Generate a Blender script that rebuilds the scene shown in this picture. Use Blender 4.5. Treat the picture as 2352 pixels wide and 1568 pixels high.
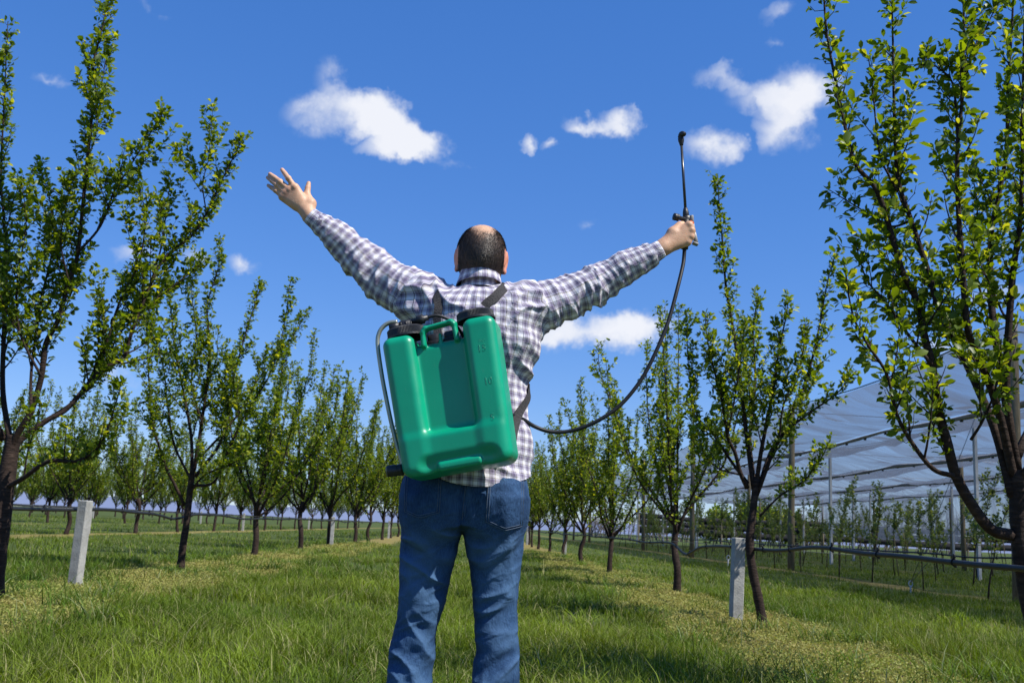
import bpy, bmesh, math, random
import numpy as np
from mathutils import Vector, Matrix, Euler
from mathutils.bvhtree import BVHTree

for o in list(bpy.data.objects):
    bpy.data.objects.remove(o, do_unlink=True)
scene = bpy.context.scene
col = scene.collection
R = math.radians

# ---------------------------------------------------------------- camera
CAM = np.array([0.0, 0.0, 0.80])
FPX, CX, CY = 2352.0, 1176.0, 784.0
VPX, VPY, HSLOPE = 1083.0, 1207.0, 0.050
_v = np.array([VPX - CX, -(VPY - CY), -FPX]); _v /= np.linalg.norm(_v)
_h = np.array([1.0, -HSLOPE, 0.0])
_u = np.cross(_h, _v); _u /= np.linalg.norm(_u)
_x = np.cross(_v, _u)
ROT = np.stack([_x, _v, _u])            # rows: world axes in camera space
cam_d = bpy.data.cameras.new('camera')
cam = bpy.data.objects.new('camera', cam_d); col.objects.link(cam)
M4 = Matrix.Identity(4)
for i in range(3):
    for j in range(3):
        M4[i][j] = ROT[i][j]
    M4[i][3] = CAM[i]
cam.matrix_world = M4
cam_d.sensor_width = 36.0; cam_d.lens = 36.0
cam_d.clip_start = 0.05; cam_d.clip_end = 3000
cam_d.dof.use_dof = True; cam_d.dof.focus_distance = 3.15; cam_d.dof.aperture_fstop = 11.0
scene.camera = cam

def at(px, py, Y):
    """world point seen at (px,py) of the 2352x1568 view, at distance Y along the rows"""
    r = ROT @ np.array([px - CX, -(py - CY), -FPX])
    return CAM + r * (Y / r[1])

# ---------------------------------------------------------------- world
SUN_EL = R(52.5); SUN_AZ = math.atan2(0.875, -0.485)       # from +Y towards +X
SUN_DIR = np.array([math.sin(SUN_AZ) * math.cos(SUN_EL), math.cos(SUN_AZ) * math.cos(SUN_EL), math.sin(SUN_EL)])
world = bpy.data.worlds.new('World'); scene.world = world; world.use_nodes = True
world.cycles.sampling_method = 'MANUAL'; world.cycles.sample_map_resolution = 128
wt = world.node_tree; wt.nodes.clear()
def wn(t, **k):
    n = wt.nodes.new(t)
    for a, b in k.items(): setattr(n, a, b)
    return n
sky = wn('ShaderNodeTexSky', sky_type='NISHITA', sun_disc=False, sun_elevation=SUN_EL, sun_rotation=SUN_AZ,
         altitude=400.0, air_density=1.0, dust_density=0.0, ozone_density=2.0)
hs = wn('ShaderNodeHueSaturation'); hs.inputs['Saturation'].default_value = 1.36; hs.inputs['Value'].default_value = 1.98
hs.inputs['Hue'].default_value = 0.508
wb = wn('ShaderNodeMixRGB', blend_type='MULTIPLY'); wb.inputs[0].default_value = 1.0; wb.inputs[2].default_value = (.70, .925, 1.46, 1)
gm_ = wn('ShaderNodeGamma'); gm_.inputs[1].default_value = 0.58
wt.links.new(sky.outputs[0], wb.inputs[1]); wt.links.new(wb.outputs[0], gm_.inputs[0]); wt.links.new(gm_.outputs[0], hs.inputs['Color'])
bg = wn('ShaderNodeBackground'); bg.inputs['Strength'].default_value = 0.088
wo = wn('ShaderNodeOutputWorld')
tc = wn('ShaderNodeTexCoord')
# direction, roughened by two octaves of noise so the cloud outlines billow
def nz(scale, det, rough):
    n = wn('ShaderNodeTexNoise'); n.inputs['Scale'].default_value = scale; n.inputs['Detail'].default_value = det
    n.inputs['Roughness'].default_value = rough
    wt.links.new(tc.outputs['Generated'], n.inputs['Vector']); return n
def vm(op, a, b=None, sc=None):
    n = wn('ShaderNodeVectorMath', operation=op)
    for i, s in enumerate((a, b)):
        if s is None: continue
        if isinstance(s, tuple): n.inputs[i].default_value = s
        else: wt.links.new(s, n.inputs[i])
    if sc is not None: n.inputs['Scale'].default_value = sc
    return n
def mt(op, a, b=None, c=None, clamp=False):
    n = wn('ShaderNodeMath', operation=op, use_clamp=clamp)
    for i, s in enumerate((a, b, c)):
        if s is None: continue
        if isinstance(s, (int, float)): n.inputs[i].default_value = s
        else: wt.links.new(s, n.inputs[i])
    return n.outputs[0]
n1 = nz(14, 5, 0.62)
w1 = vm('SUBTRACT', n1.outputs['Color'], (0.5, 0.5, 0.5)); w1 = vm('SCALE', w1.outputs[0], None, 0.066)
dirv = vm('ADD', tc.outputs['Generated'], w1.outputs[0])
# each puff: direction (as seen in the photo), half width, half height in view px, weight
PUFFS = [(702,256,56,36,.75),(757,205,36,46,.5),(735,300,70,26,.5),(800,262,78,44,1.0),(872,258,66,52,1.3),(905,305,82,50,1.4),(968,330,88,42,1.3),
         (890,345,84,28,1.0),(1335,297,42,28,1.0),(1422,280,46,36,1.05),(1380,300,40,22,.6),(1205,333,24,20,.7),(1258,347,24,18,.7),
         (1660,160,72,26,.55),(1700,185,50,22,.5),(1745,215,72,40,.8),(1830,205,72,66,1.3),(1795,285,72,46,.95),(1840,330,50,30,.35),
         (1630,340,66,42,1.0),(1352,523,24,18,.42),(1380,768,175,44,1.1),(1270,785,95,42,.9),(1465,750,95,34,.9),(565,613,44,28,.95),(122,177,36,16,.6),
         (1790,20,46,24,.5),(1782,85,26,12,.35),(300,582,50,20,.55),(450,600,50,20,.6),(1990,232,26,20,.3),(2262,690,80,26,.7),(2170,800,70,30,.8),
         (90,660,36,18,.5),(230,850,60,20,.25),(1040,384,40,14,.3),(345,5,40,14,.3),(1140,560,30,14,.0)]
acc = None
def puff(c, u, v, a, b, w):
    global acc
    n = np.cross(u, v)
    m = Matrix((u, v, n)).transposed()
    mp = wn('ShaderNodeMapping', vector_type='TEXTURE')
    mp.inputs['Location'].default_value = c; mp.inputs['Rotation'].default_value = m.to_euler(); mp.inputs['Scale'].default_value = (a, b, 0.4)
    wt.links.new(dirv.outputs[0], mp.inputs['Vector'])
    ln = vm('LENGTH', mp.outputs[0])
    s = mt('SUBTRACT', 1.0, ln.outputs['Value'], clamp=True)
    acc = mt('MULTIPLY_ADD', s, w, acc if acc is not None else 0.0)
for px, py, a, b, w in PUFFS:
    if w <= 0: continue
    d = at(px, py, 1.0) - CAM; d /= np.linalg.norm(d)
    u = np.cross(d, (0, 0, 1.0)); u /= np.linalg.norm(u); v = np.cross(u, d)
    k = 1.18 / 2400.0
    puff(d, u, v, a * k, b * k, w)
rw = random.Random(5)
for i in range(7):                        # the same fair-weather cumulus all round the sky
    az = rw.uniform(R(45), R(315)); el = R(rw.uniform(12, 48))
    d = np.array([math.sin(az) * math.cos(el), math.cos(az) * math.cos(el), math.sin(el)])
    u = np.cross(d, (0, 0, 1.0)); u /= np.linalg.norm(u); v = np.cross(u, d)
    a = rw.uniform(.03, .07)
    puff(d, u, v, a * 1.2, a * .6, 1.2)
er = mt('MULTIPLY_ADD', n1.outputs['Fac'], 1.9, -0.95)
den = mt('SUBTRACT', acc, er)
gate = mt('MULTIPLY', acc, 9.0, clamp=True)
mr = wn('ShaderNodeMapRange', interpolation_type='SMOOTHSTEP'); wt.links.new(den, mr.inputs[0])
mr.inputs[1].default_value = -0.02; mr.inputs[2].default_value = 0.98
alpha = mt('MULTIPLY', mr.outputs[0], gate); alpha = mt('MULTIPLY', alpha, 0.93)
cmix = wn('ShaderNodeMixRGB'); cmix.inputs[1].default_value = (5.0, 5.6, 7.0, 1); cmix.inputs[2].default_value = (7.5, 7.6, 8.0, 1)
mr2 = wn('ShaderNodeMapRange'); wt.links.new(den, mr2.inputs[0]); mr2.inputs[1].default_value = .15; mr2.inputs[2].default_value = 1.2
wt.links.new(mr2.outputs[0], cmix.inputs[0])
fm = wn('ShaderNodeMixRGB'); wt.links.new(alpha, fm.inputs[0]); wt.links.new(hs.outputs[0], fm.inputs[1]); wt.links.new(cmix.outputs[0], fm.inputs[2])
wt.links.new(fm.outputs[0], bg.inputs['Color']); wt.links.new(bg.outputs[0], wo.inputs['Surface'])

# ---------------------------------------------------------------- sun, exposure
sd = bpy.data.lights.new('sun', 'SUN'); sd.energy = 5.0; sd.angle = R(0.53); sd.color = (1.0, 0.955, 0.885)
so = bpy.data.objects.new('sun', sd); col.objects.link(so)
so.rotation_euler = Vector(SUN_DIR).to_track_quat('Z', 'Y').to_euler(); so.location = (8, -4, 12)
vs = scene.view_settings; vs.view_transform = 'Standard'; vs.look = 'None'; vs.exposure = 0.5; vs.gamma = 1.0; vs.use_curve_mapping = False
scene.cycles.use_denoising = True; scene.cycles.max_bounces = 5; scene.cycles.transparent_max_bounces = 16; scene.cycles.diffuse_bounces = 3
scene.cycles.transmission_bounces = 4; scene.cycles.sample_clamp_indirect = 6.0

# ---------------------------------------------------------------- helpers
rng = np.random.default_rng(11)
def link(o, parent=None):
    col.objects.link(o)
    if parent is not None: o.parent = parent
    return o
def tag(o, label=None, cat=None, group=None, kind=None):
    if label: o['label'] = label
    if cat: o['category'] = cat
    if group: o['group'] = group
    if kind: o['kind'] = kind
    return o
def empty(name, loc=(0, 0, 0), rz=0.0):
    o = bpy.data.objects.new(name, None); o.location = loc; o.rotation_euler = (0, 0, rz); o.empty_display_size = .1
    return link(o)
def mesh_data(name, V, F, mat=None, smooth=True, uv=None, colr=None):
    """V (n,3); F: array (m,k) of one polygon size or list of such arrays"""
    V = np.asarray(V, np.float32)
    Fs = [np.asarray(f, np.int32) for f in (F if isinstance(F, list) else [F]) if len(f)]
    me = bpy.data.meshes.new(name)
    nl = sum(f.size for f in Fs); npoly = sum(len(f) for f in Fs)
    me.vertices.add(len(V)); me.vertices.foreach_set('co', V.ravel())
    me.loops.add(nl); me.polygons.add(npoly)
    li = np.concatenate([f.ravel() for f in Fs]).astype(np.int32)
    me.loops.foreach_set('vertex_index', li)
    tot = np.concatenate([np.full(len(f), f.shape[1], np.int32) for f in Fs])
    st = np.concatenate([[0], np.cumsum(tot)[:-1]]).astype(np.int32)
    me.polygons.foreach_set('loop_start', st); me.polygons.foreach_set('loop_total', tot)
    me.polygons.foreach_set('use_smooth', np.full(npoly, smooth, bool))
    if uv is not None:
        uv = np.asarray(uv, np.float32)
        if len(uv) == len(V): uv = uv[li]
        l = me.uv_layers.new(name='UVMap'); l.data.foreach_set('uv', uv.ravel())
    if colr is not None:
        c = np.asarray(colr, np.float32)
        if c.shape[1] == 3: c = np.concatenate([c, np.ones((len(c), 1), np.float32)], 1)
        a = me.color_attributes.new('Col', 'FLOAT_COLOR', 'POINT'); a.data.foreach_set('color', c.ravel())
    me.update(calc_edges=True); me.validate()
    if mat: me.materials.append(mat)
    return me
def mk(name, V, F, mat=None, parent=None, smooth=True, uv=None, colr=None):
    return link(bpy.data.objects.new(name, mesh_data(name, V, F, mat, smooth, uv, colr)), parent)
def inst(name, me, parent=None):
    return link(bpy.data.objects.new(name, me), parent)

class MB:
    """collects shapes of ONE object"""
    def __init__(s): s.V = []; s.Q = []; s.T = []; s.n = 0
    def add(s, V, Q=(), T=()):
        s.V.append(np.asarray(V, float))
        if len(Q): s.Q.append(np.asarray(Q) + s.n)
        if len(T): s.T.append(np.asarray(T) + s.n)
        s.n += len(V)
    def box(s, c, h, rot=None, bev=0.0):
        c = np.asarray(c, float); h = np.asarray(h, float)
        if bev <= 0:
            V = np.array([[x, y, z] for x in (-1, 1) for y in (-1, 1) for z in (-1, 1)]) * h
            Q = [[0, 1, 3, 2], [4, 6, 7, 5], [0, 4, 5, 1], [2, 3, 7, 6], [0, 2, 6, 4], [1, 5, 7, 3]]
            T = []
        else:
            V = []; idx = {}
            for x in (-1, 1):
                for y in (-1, 1):
                    for z in (-1, 1):
                        for ax in range(3):
                            p = np.array([x, y, z], float) * (h - bev); p[ax] += (x, y, z)[ax] * bev
                            idx[(x, y, z, ax)] = len(V); V.append(p)
            V = np.array(V); Q = []; T = []
            for ax in range(3):
                o1, o2 = [a for a in range(3) if a != ax]
                for sg in (-1, 1):
                    f = []
                    for a, b in ((-1, -1), (1, -1), (1, 1), (-1, 1)):
                        k = [0, 0, 0]; k[ax] = sg; k[o1] = a; k[o2] = b; f.append(idx[(*k, ax)])
                    Q.append(f)
            for ax in range(3):
                o1, o2 = [a for a in range(3) if a != ax]
                for a in (-1, 1):
                    for b in (-1, 1):
                        k0 = [0, 0, 0]; k1 = [0, 0, 0]; k0[ax] = -1; k1[ax] = 1
                        for k in (k0, k1): k[o1] = a; k[o2] = b
                        Q.append([idx[(*k0, o1)], idx[(*k1, o1)], idx[(*k1, o2)], idx[(*k0, o2)]])
            for x in (-1, 1):
                for y in (-1, 1):
                    for z in (-1, 1): T.append([idx[(x, y, z, a)] for a in range(3)])
            # orient outward
            def fix(f):
                q = V[f]; nrm = np.cross(q[1] - q[0], q[2] - q[0])
                return f if np.dot(nrm, q.mean(0)) > 0 else f[::-1]
            Q = [fix(f) for f in Q]; T = [fix(f) for f in T]
        if rot is not None: V = V @ np.asarray(rot).T
        s.add(V + c, Q, T); return s
    def tube(s, pts, rad, n=8, cap=True, flat=None):
        pts = np.asarray(pts, float); m = len(pts)
        rad = np.broadcast_to(np.asarray(rad, float), (m,))
        t = np.gradient(pts, axis=0) if m > 1 else np.array([[0, 0, 1.]])
        t /= np.linalg.norm(t, axis=1)[:, None] + 1e-9
        a = np.array([0, 0, 1.]) if abs(t[0][2]) < .9 else np.array([1., 0, 0])
        u = np.cross(t[0], a); u /= np.linalg.norm(u)
        V = []
        th = np.linspace(0, 2 * math.pi, n, endpoint=False)
        for i in range(m):
            u = u - t[i] * np.dot(u, t[i]); u /= np.linalg.norm(u) + 1e-9; v = np.cross(t[i], u)
            V.append(pts[i] + rad[i] * (np.cos(th)[:, None] * u + np.sin(th)[:, None] * v))
        V = np.concatenate(V); Q = []
        k = np.arange(n); k2 = (k + 1) % n
        for i in range(m - 1):
            Q.append(np.stack([i * n + k, i * n + k2, (i + 1) * n + k2, (i + 1) * n + k], 1))
        T = []
        if cap:
            V = np.concatenate([V, pts[:1], pts[-1:]])
            T = np.concatenate([np.stack([np.full(n, m * n), k2, k], 1), np.stack([np.full(n, m * n + 1), (m - 1) * n + k, (m - 1) * n + k2], 1)])
        s.add(V, np.concatenate(Q) if Q else (), T); return s
    def lathe(s, prof, M=None, n=24):
        """prof [(r,z)], about local z, M 3x4 placement"""
        th = np.linspace(0, 2 * math.pi, n, endpoint=False); V = []
        for r, z in prof: V.append(np.stack([r * np.cos(th), r * np.sin(th), np.full(n, z)], 1))
        V = np.concatenate(V); k = np.arange(n); k2 = (k + 1) % n; Q = []
        for i in range(len(prof) - 1): Q.append(np.stack([i * n + k, i * n + k2, (i + 1) * n + k2, (i + 1) * n + k], 1))
        if M is not None: V = V @ np.asarray(M)[:, :3].T + np.asarray(M)[:, 3]
        s.add(V, np.concatenate(Q)); return s
    def build(s, name, mat=None, parent=None, smooth=True):
        F = []
        if s.Q: F.append(np.concatenate(s.Q))
        if s.T: F.append(np.concatenate(s.T))
        return mk(name, np.concatenate(s.V), F, mat, parent, smooth)
    def data(s, name, mat=None, smooth=True):
        F = []
        if s.Q: F.append(np.concatenate(s.Q))
        if s.T: F.append(np.concatenate(s.T))
        return mesh_data(name, np.concatenate(s.V), F, mat, smooth)

def spline(P, n):
    """Catmull-Rom through P, n samples per segment"""
    P = np.asarray(P, float)
    Q = np.concatenate([[2 * P[0] - P[1]], P, [2 * P[-1] - P[-2]]]); out = []
    for i in range(1, len(Q) - 2):
        t = np.linspace(0, 1, n, endpoint=False)[:, None]
        a, b, c, d = Q[i - 1], Q[i], Q[i + 1], Q[i + 2]
        out.append(.5 * (2 * b + (c - a) * t + (2 * a - 5 * b + 4 * c - d) * t ** 2 + (3 * b - a - 3 * c + d) * t ** 3))
    return np.concatenate(out + [P[-1:]])

_perm = np.random.default_rng(3).random((64, 64, 64)).astype(np.float32)
def vnoise(p, seed=0):
    p = np.asarray(p, float) + seed * 17.31
    i = np.floor(p).astype(int); f = p - i; f = f * f * (3 - 2 * f); i &= 63; j = (i + 1) & 63
    def g(a, b, c): return _perm[a, b, c]
    x0, y0, z0 = i.T; x1, y1, z1 = j.T; fx, fy, fz = f.T
    c00 = g(x0, y0, z0) * (1 - fx) + g(x1, y0, z0) * fx; c10 = g(x0, y1, z0) * (1 - fx) + g(x1, y1, z0) * fx
    c01 = g(x0, y0, z1) * (1 - fx) + g(x1, y0, z1) * fx; c11 = g(x0, y1, z1) * (1 - fx) + g(x1, y1, z1) * fx
    return (c00 * (1 - fy) + c10 * fy) * (1 - fz) + (c01 * (1 - fy) + c11 * fy) * fz
def ridge(p, seed=0): return 1 - np.abs(2 * vnoise(p, seed) - 1)

# ---------------------------------------------------------------- materials
def newmat(name):
    m = bpy.data.materials.new(name); m.use_nodes = True; nt = m.node_tree; nt.nodes.clear()
    o = nt.nodes.new('ShaderNodeOutputMaterial'); b = nt.nodes.new('ShaderNodeBsdfPrincipled')
    nt.links.new(b.outputs[0], o.inputs[0]); return m, nt, b, o
def N(nt, t, ins=None, **k):
    n = nt.nodes.new(t)
    for a, b in k.items(): setattr(n, a, b)
    for a, b in (ins or {}).items():
        if hasattr(b, 'is_output') or isinstance(b, bpy.types.NodeSocket): nt.links.new(b, n.inputs[a])
        else: n.inputs[a].default_value = b
    return n
def ramp(nt, fac, stops, interp='LINEAR'):
    r = nt.nodes.new('ShaderNodeValToRGB'); r.color_ramp.interpolation = interp
    e = r.color_ramp.elements
    while len(e) < len(stops): e.new(.5)
    for i, (p, c) in enumerate(stops): e[i].position = p; e[i].color = (*c, 1)
    nt.links.new(fac, r.inputs[0]); return r.outputs[0]
def simple(name, c1, c2=None, scale=20, rough=.6, bump=0.0, bscale=80, spec=.5, detail=6, coord='Object', stretch=(1, 1, 1), metallic=0.0, bdist=.01):
    m, nt, b, o = newmat(name)
    b.inputs['Roughness'].default_value = rough; b.inputs['Specular IOR Level'].default_value = spec; b.inputs['Metallic'].default_value = metallic
    tcn = N(nt, 'ShaderNodeTexCoord'); mp = N(nt, 'ShaderNodeMapping', {'Vector': tcn.outputs[coord], 'Scale': stretch})
    if c2 is None: b.inputs['Base Color'].default_value = (*c1, 1)
    else:
        n = N(nt, 'ShaderNodeTexNoise', {'Vector': mp.outputs[0], 'Scale': scale, 'Detail': detail, 'Roughness': .6})
        nt.links.new(ramp(nt, n.outputs['Fac'], [(.3, c1), (.7, c2)]), b.inputs['Base Color'])
    if bump > 0:
        n = N(nt, 'ShaderNodeTexNoise', {'Vector': mp.outputs[0], 'Scale': bscale, 'Detail': 5})
        bp = N(nt, 'ShaderNodeBump', {'Height': n.outputs['Fac'], 'Strength': bump, 'Distance': bdist})
        nt.links.new(bp.outputs[0], b.inputs['Normal'])
    return m
def leafmat(name, trans=.42, rough=.45, gain=1.0, spec=.35):
    m, nt, b, o = newmat(name)
    a = N(nt, 'ShaderNodeAttribute', attribute_name='Col')
    nt.links.new(a.outputs['Color'], b.inputs['Base Color']); b.inputs['Roughness'].default_value = rough
    b.inputs['Specular IOR Level'].default_value = spec
    hsn = N(nt, 'ShaderNodeHueSaturation', {'Color': a.outputs['Color'], 'Hue': .488, 'Saturation': 1.12, 'Value': 1.9 * gain})
    t = N(nt, 'ShaderNodeBsdfTranslucent', {'Color': hsn.outputs[0]})
    mx = N(nt, 'ShaderNodeMixShader', {0: trans, 1: b.outputs[0], 2: t.outputs[0]})
    nt.links.new(mx.outputs[0], o.inputs[0]); return m
# ================================================================ the setting: ground and grass
ROWS_L = [-4.05, -11.4, -18.8, -26.2, -33.6]
ROW_R = 2.82
def gz(x, y): return 0.02 * np.sin(x * .9 + 1) * np.sin(y * .55) + .012 * np.sin(x * 2.3 + y * 1.7)
def strip_amount(x, y):
    """1 on the sprayed, yellowed strips along the tree rows"""
    s = np.zeros_like(x)
    for rx, off, w in [(ROW_R, -.34, .84), (-4.05, .46, .88), (-11.4, .25, .6), (-18.8, .2, .6), (9.0, -.25, .45), (14.4, 0, .4)]:
        p = np.stack([x * 1.1, y * .9, np.zeros_like(x)], 1)
        wob = (vnoise(p, 4) - .5) * .9 + (vnoise(p * 3.1, 5) - .5) * .5
        s = np.maximum(s, np.clip((w + wob * .42 - np.abs(x - rx - off)) / .25, 0, 1))
    return s
gm, nt, b, o = newmat('ground_soil')
tcn = N(nt, 'ShaderNodeTexCoord')
na = N(nt, 'ShaderNodeTexNoise', {'Vector': tcn.outputs['Object'], 'Scale': .55, 'Detail': 6})
nb = N(nt, 'ShaderNodeTexNoise', {'Vector': tcn.outputs['Object'], 'Scale': 9, 'Detail': 8, 'Roughness': .7})
ca = ramp(nt, na.outputs['Fac'], [(.3, (.035, .065, .014)), (.7, (.075, .105, .026))])
cb = ramp(nt, nb.outputs['Fac'], [(.3, (.03, .05, .012)), (.7, (.10, .115, .035))])
mx = N(nt, 'ShaderNodeMixRGB', {0: .5, 1: ca, 2: cb})
at_ = N(nt, 'ShaderNodeAttribute', attribute_name='Col')
dry = ramp(nt, nb.outputs['Fac'], [(.3, (.13, .105, .04)), (.7, (.27, .225, .075))])
mx2 = N(nt, 'ShaderNodeMixRGB', {0: at_.outputs['Fac'], 1: mx.outputs[0], 2: dry})
nt.links.new(mx2.outputs[0], b.inputs['Base Color']); b.inputs['Roughness'].default_value = .95; b.inputs['Specular IOR Level'].default_value = .1
bp = N(nt, 'ShaderNodeBump', {'Height': nb.outputs['Fac'], 'Strength': .7, 'Distance': .05}); nt.links.new(bp.outputs[0], b.inputs['Normal'])
# one sheet, fine near the camera, out to the horizon
gx = np.concatenate([[-1500, -700, -300, -150, -90], np.arange(-60, -14, 1.5), np.arange(-14, 14, .22), np.arange(14, 60, 1.5), [90, 150, 300, 700, 1500]])
gy = np.concatenate([[-300, -60, -20], np.arange(-8, 30, .3), np.arange(30, 130, 2.0), [150, 220, 400, 900, 2000]])
X, Y = np.meshgrid(gx, gy, indexing='ij'); xf, yf = X.ravel(), Y.ravel()
near = np.clip((130 - np.hypot(xf, yf)) / 60, 0, 1)
V = np.stack([xf, yf, gz(xf, yf) * near], 1)
nx, ny = len(gx), len(gy); I = np.arange(nx * ny).reshape(nx, ny)
F = np.stack([I[:-1, :-1].ravel(), I[1:, :-1].ravel(), I[1:, 1:].ravel(), I[:-1, 1:].ravel()], 1)
sa = strip_amount(xf, yf)
tag(mk('ground', V, F, gm, colr=np.stack([sa, sa, sa], 1)), kind='structure')

# low ridge added on the horizon, its blue colour standing in for haze
hm_ = simple('haze_blue', (.13, .165, .26), (.17, .20, .29), .004, 1.0, spec=0.0)
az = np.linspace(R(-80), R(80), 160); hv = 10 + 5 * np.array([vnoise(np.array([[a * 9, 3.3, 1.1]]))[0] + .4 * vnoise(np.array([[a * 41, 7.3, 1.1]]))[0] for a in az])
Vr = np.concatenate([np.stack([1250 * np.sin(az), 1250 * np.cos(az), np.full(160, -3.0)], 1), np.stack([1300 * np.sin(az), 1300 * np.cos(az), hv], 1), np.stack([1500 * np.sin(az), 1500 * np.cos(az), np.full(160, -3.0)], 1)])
kk = np.arange(159); tag(mk('haze_ridge', Vr, np.concatenate([np.stack([kk, kk + 1, kk + 161, kk + 160], 1), np.stack([kk + 160, kk + 161, kk + 321, kk + 320], 1)]), hm_), kind='structure')

def blades(x, y, h, w, lean, colr, segs):
    """grass blades as real bent, tapered strips"""
    n = len(x); th = rng.uniform(0, 2 * np.pi, n); dx, dy = np.cos(th), np.sin(th)
    fa = th + np.pi / 2 + rng.normal(0, .5, n); sx, sy = np.cos(fa), np.sin(fa)
    z0 = gz(x, y) - .005; V = []; k = segs + 1
    for i in range(k):
        t = i / segs; ww = w * (1 - t ** 1.6) * .5 + .0002
        bx = x + dx * lean * h * t * t; by = y + dy * lean * h * t * t; bz = z0 + h * t * (1 - .35 * np.minimum(lean, 1.3) * t)
        V.append(np.stack([bx - sx * ww, by - sy * ww, bz], 1)); V.append(np.stack([bx + sx * ww, by + sy * ww, bz], 1))
    V = np.stack(V, 1)                                   # n, 2k, 3
    base = np.arange(n)[:, None] * (2 * k); F = []
    for i in range(segs): F.append(base + np.array([2 * i, 2 * i + 1, 2 * i + 3, 2 * i + 2]))
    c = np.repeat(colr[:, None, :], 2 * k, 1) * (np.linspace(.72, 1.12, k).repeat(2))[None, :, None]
    return V.reshape(-1, 3), np.concatenate(F), c.reshape(-1, 3)

def scatter(n, y0, y1, spread=.62, pad=1.0):
    t = rng.random(n); y = np.sqrt(y0 * y0 + t * (y1 * y1 - y0 * y0))
    x = rng.uniform(-1, 1, n) * (spread * y + pad) + .04 * y
    return x, y
def grass_cols(x, y):
    n = len(x); p = np.stack([x * .8, y * .8, np.zeros(n)], 1)
    a = vnoise(p, 1)[:, None]; bl = vnoise(p * 2.7, 2)[:, None]; r = rng.random((n, 1))
    c = np.array([.054, .110, .010]) * (1 - a) + np.array([.172, .226, .026]) * a
    c = c * (.6 + .75 * bl) * (.6 + .8 * r)
    lightg = (rng.random((n, 1)) < .12); c = np.where(lightg, np.array([.32, .31, .13]) * (.7 + .5 * r), c)
    return c
gmat = leafmat('grass_blade', .32, .55, .9, .1)
GV, GF, GC = [], [], []; off = 0
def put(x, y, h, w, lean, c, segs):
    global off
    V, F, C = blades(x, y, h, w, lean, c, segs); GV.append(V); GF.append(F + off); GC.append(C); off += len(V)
for (n, y0, y1, hm, wm, segs) in [(110000, 3.6, 9, .088, .0050, 3), (95000, 8.5, 17, .085, .0072, 2), (60000, 16, 34, .085, .013, 2), (40000, 33, 80, .10, .03, 1)]:
    x, y = scatter(n, y0, y1)
    s = strip_amount(x, y); tall = vnoise(np.stack([x * .55, y * .55, 0 * x], 1), 7); clump = vnoise(np.stack([x * 2.2, y * 2.2, 0 * x], 1), 8)
    edge = np.zeros(len(x))
    for rx in (ROW_R - .95, ROW_R + .75, -4.05 + 1.05, -4.05 - .75): edge = np.maximum(edge, np.exp(-((x - rx) / .42) ** 2))
    keep = rng.random(n) > s * .95
    h = hm * rng.lognormal(0, .33, n) * (.55 + .55 * tall + .45 * clump + .35 * edge * clump) * (1 - .5 * s)
    c = grass_cols(x, y); c = c * (1 - s[:, None]) + s[:, None] * np.array([.20, .19, .055])
    c = c * (1 - .22 * edge[:, None] * clump[:, None])
    k = keep
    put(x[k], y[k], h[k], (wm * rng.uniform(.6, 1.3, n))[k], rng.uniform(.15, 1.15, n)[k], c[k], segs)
# tall tufts at the feet of posts and trees and along the strips' edges
for i in range(210):
    yy = 5 + 30 * rng.random() ** 1.5; rx = [ROW_R - .9, ROW_R + .6, -4.05 + 1.0, -4.05 - .6, ROW_R - .1, -4.05][rng.integers(6)]
    n = int(rng.integers(40, 110)); sg = rng.uniform(.07, .2)
    x = rx + rng.normal(0, .3) + rng.normal(0, sg, n); y = yy + rng.normal(0, sg * 1.4, n)
    c = grass_cols(x, y) * np.array([.8, .95, 1.1]) * rng.uniform(.75, 1.05)
    put(x, y, rng.uniform(.11, .22) * rng.lognormal(0, .25, n), rng.uniform(.004, .008, n) * (1 + yy / 25), rng.uniform(.4, 1.3, n), c, 3)
for i in range(420):
    yy = 4.3 + 17 * rng.random() ** 1.4; n = int(rng.integers(25, 70)); sg = rng.uniform(.05, .13); xx = rng.uniform(-3.1, 1.9) if rng.random() < .75 else rng.uniform(3.2, 8.0)
    x = xx + rng.normal(0, sg, n); y = yy + rng.normal(0, sg * 1.3, n); c = grass_cols(x, y) * rng.uniform(.6, 1.15)
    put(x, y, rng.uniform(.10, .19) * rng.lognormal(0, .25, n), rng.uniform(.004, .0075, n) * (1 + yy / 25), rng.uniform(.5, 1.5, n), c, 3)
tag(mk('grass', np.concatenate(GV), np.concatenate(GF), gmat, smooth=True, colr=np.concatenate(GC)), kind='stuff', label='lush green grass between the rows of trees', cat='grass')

# low yellow-green weeds on the strips: thousands of tiny leaves
wx, wy = [], []
for rx, lo, hi, n in [(ROW_R, -1.35, .65, 190000), (-4.05, -.55, 1.55, 190000)]:
    t = rng.random(n); yy = 4.2 * (36 / 4.2) ** t; wx.append(rx + rng.uniform(lo, hi, n)); wy.append(yy)
wx = np.concatenate(wx); wy = np.concatenate(wy)
k = rng.random(len(wx)) < strip_amount(wx, wy); wx, wy = wx[k], wy[k]; n = len(wx)
mound = vnoise(np.stack([wx * 3, wy * 3, 0 * wx], 1), 9)
wz = gz(wx, wy) + rng.random(n) ** 1.3 * (.02 + .09 * mound)
sz = rng.uniform(.003, .007, n) * (1 + wy / 11)
a = rng.normal(0, 1, (n, 3)); a /= np.linalg.norm(a, axis=1)[:, None]; bq = np.cross(a, rng.normal(0, 1, (n, 3))); bq /= np.linalg.norm(bq, axis=1)[:, None]
P = np.stack([wx, wy, wz], 1)
V = np.stack([P - a * sz[:, None], P + bq * sz[:, None] * .6, P + a * sz[:, None], P - bq * sz[:, None] * .6], 1).reshape(-1, 3)
F = np.arange(n * 4).reshape(n, 4)
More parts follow.
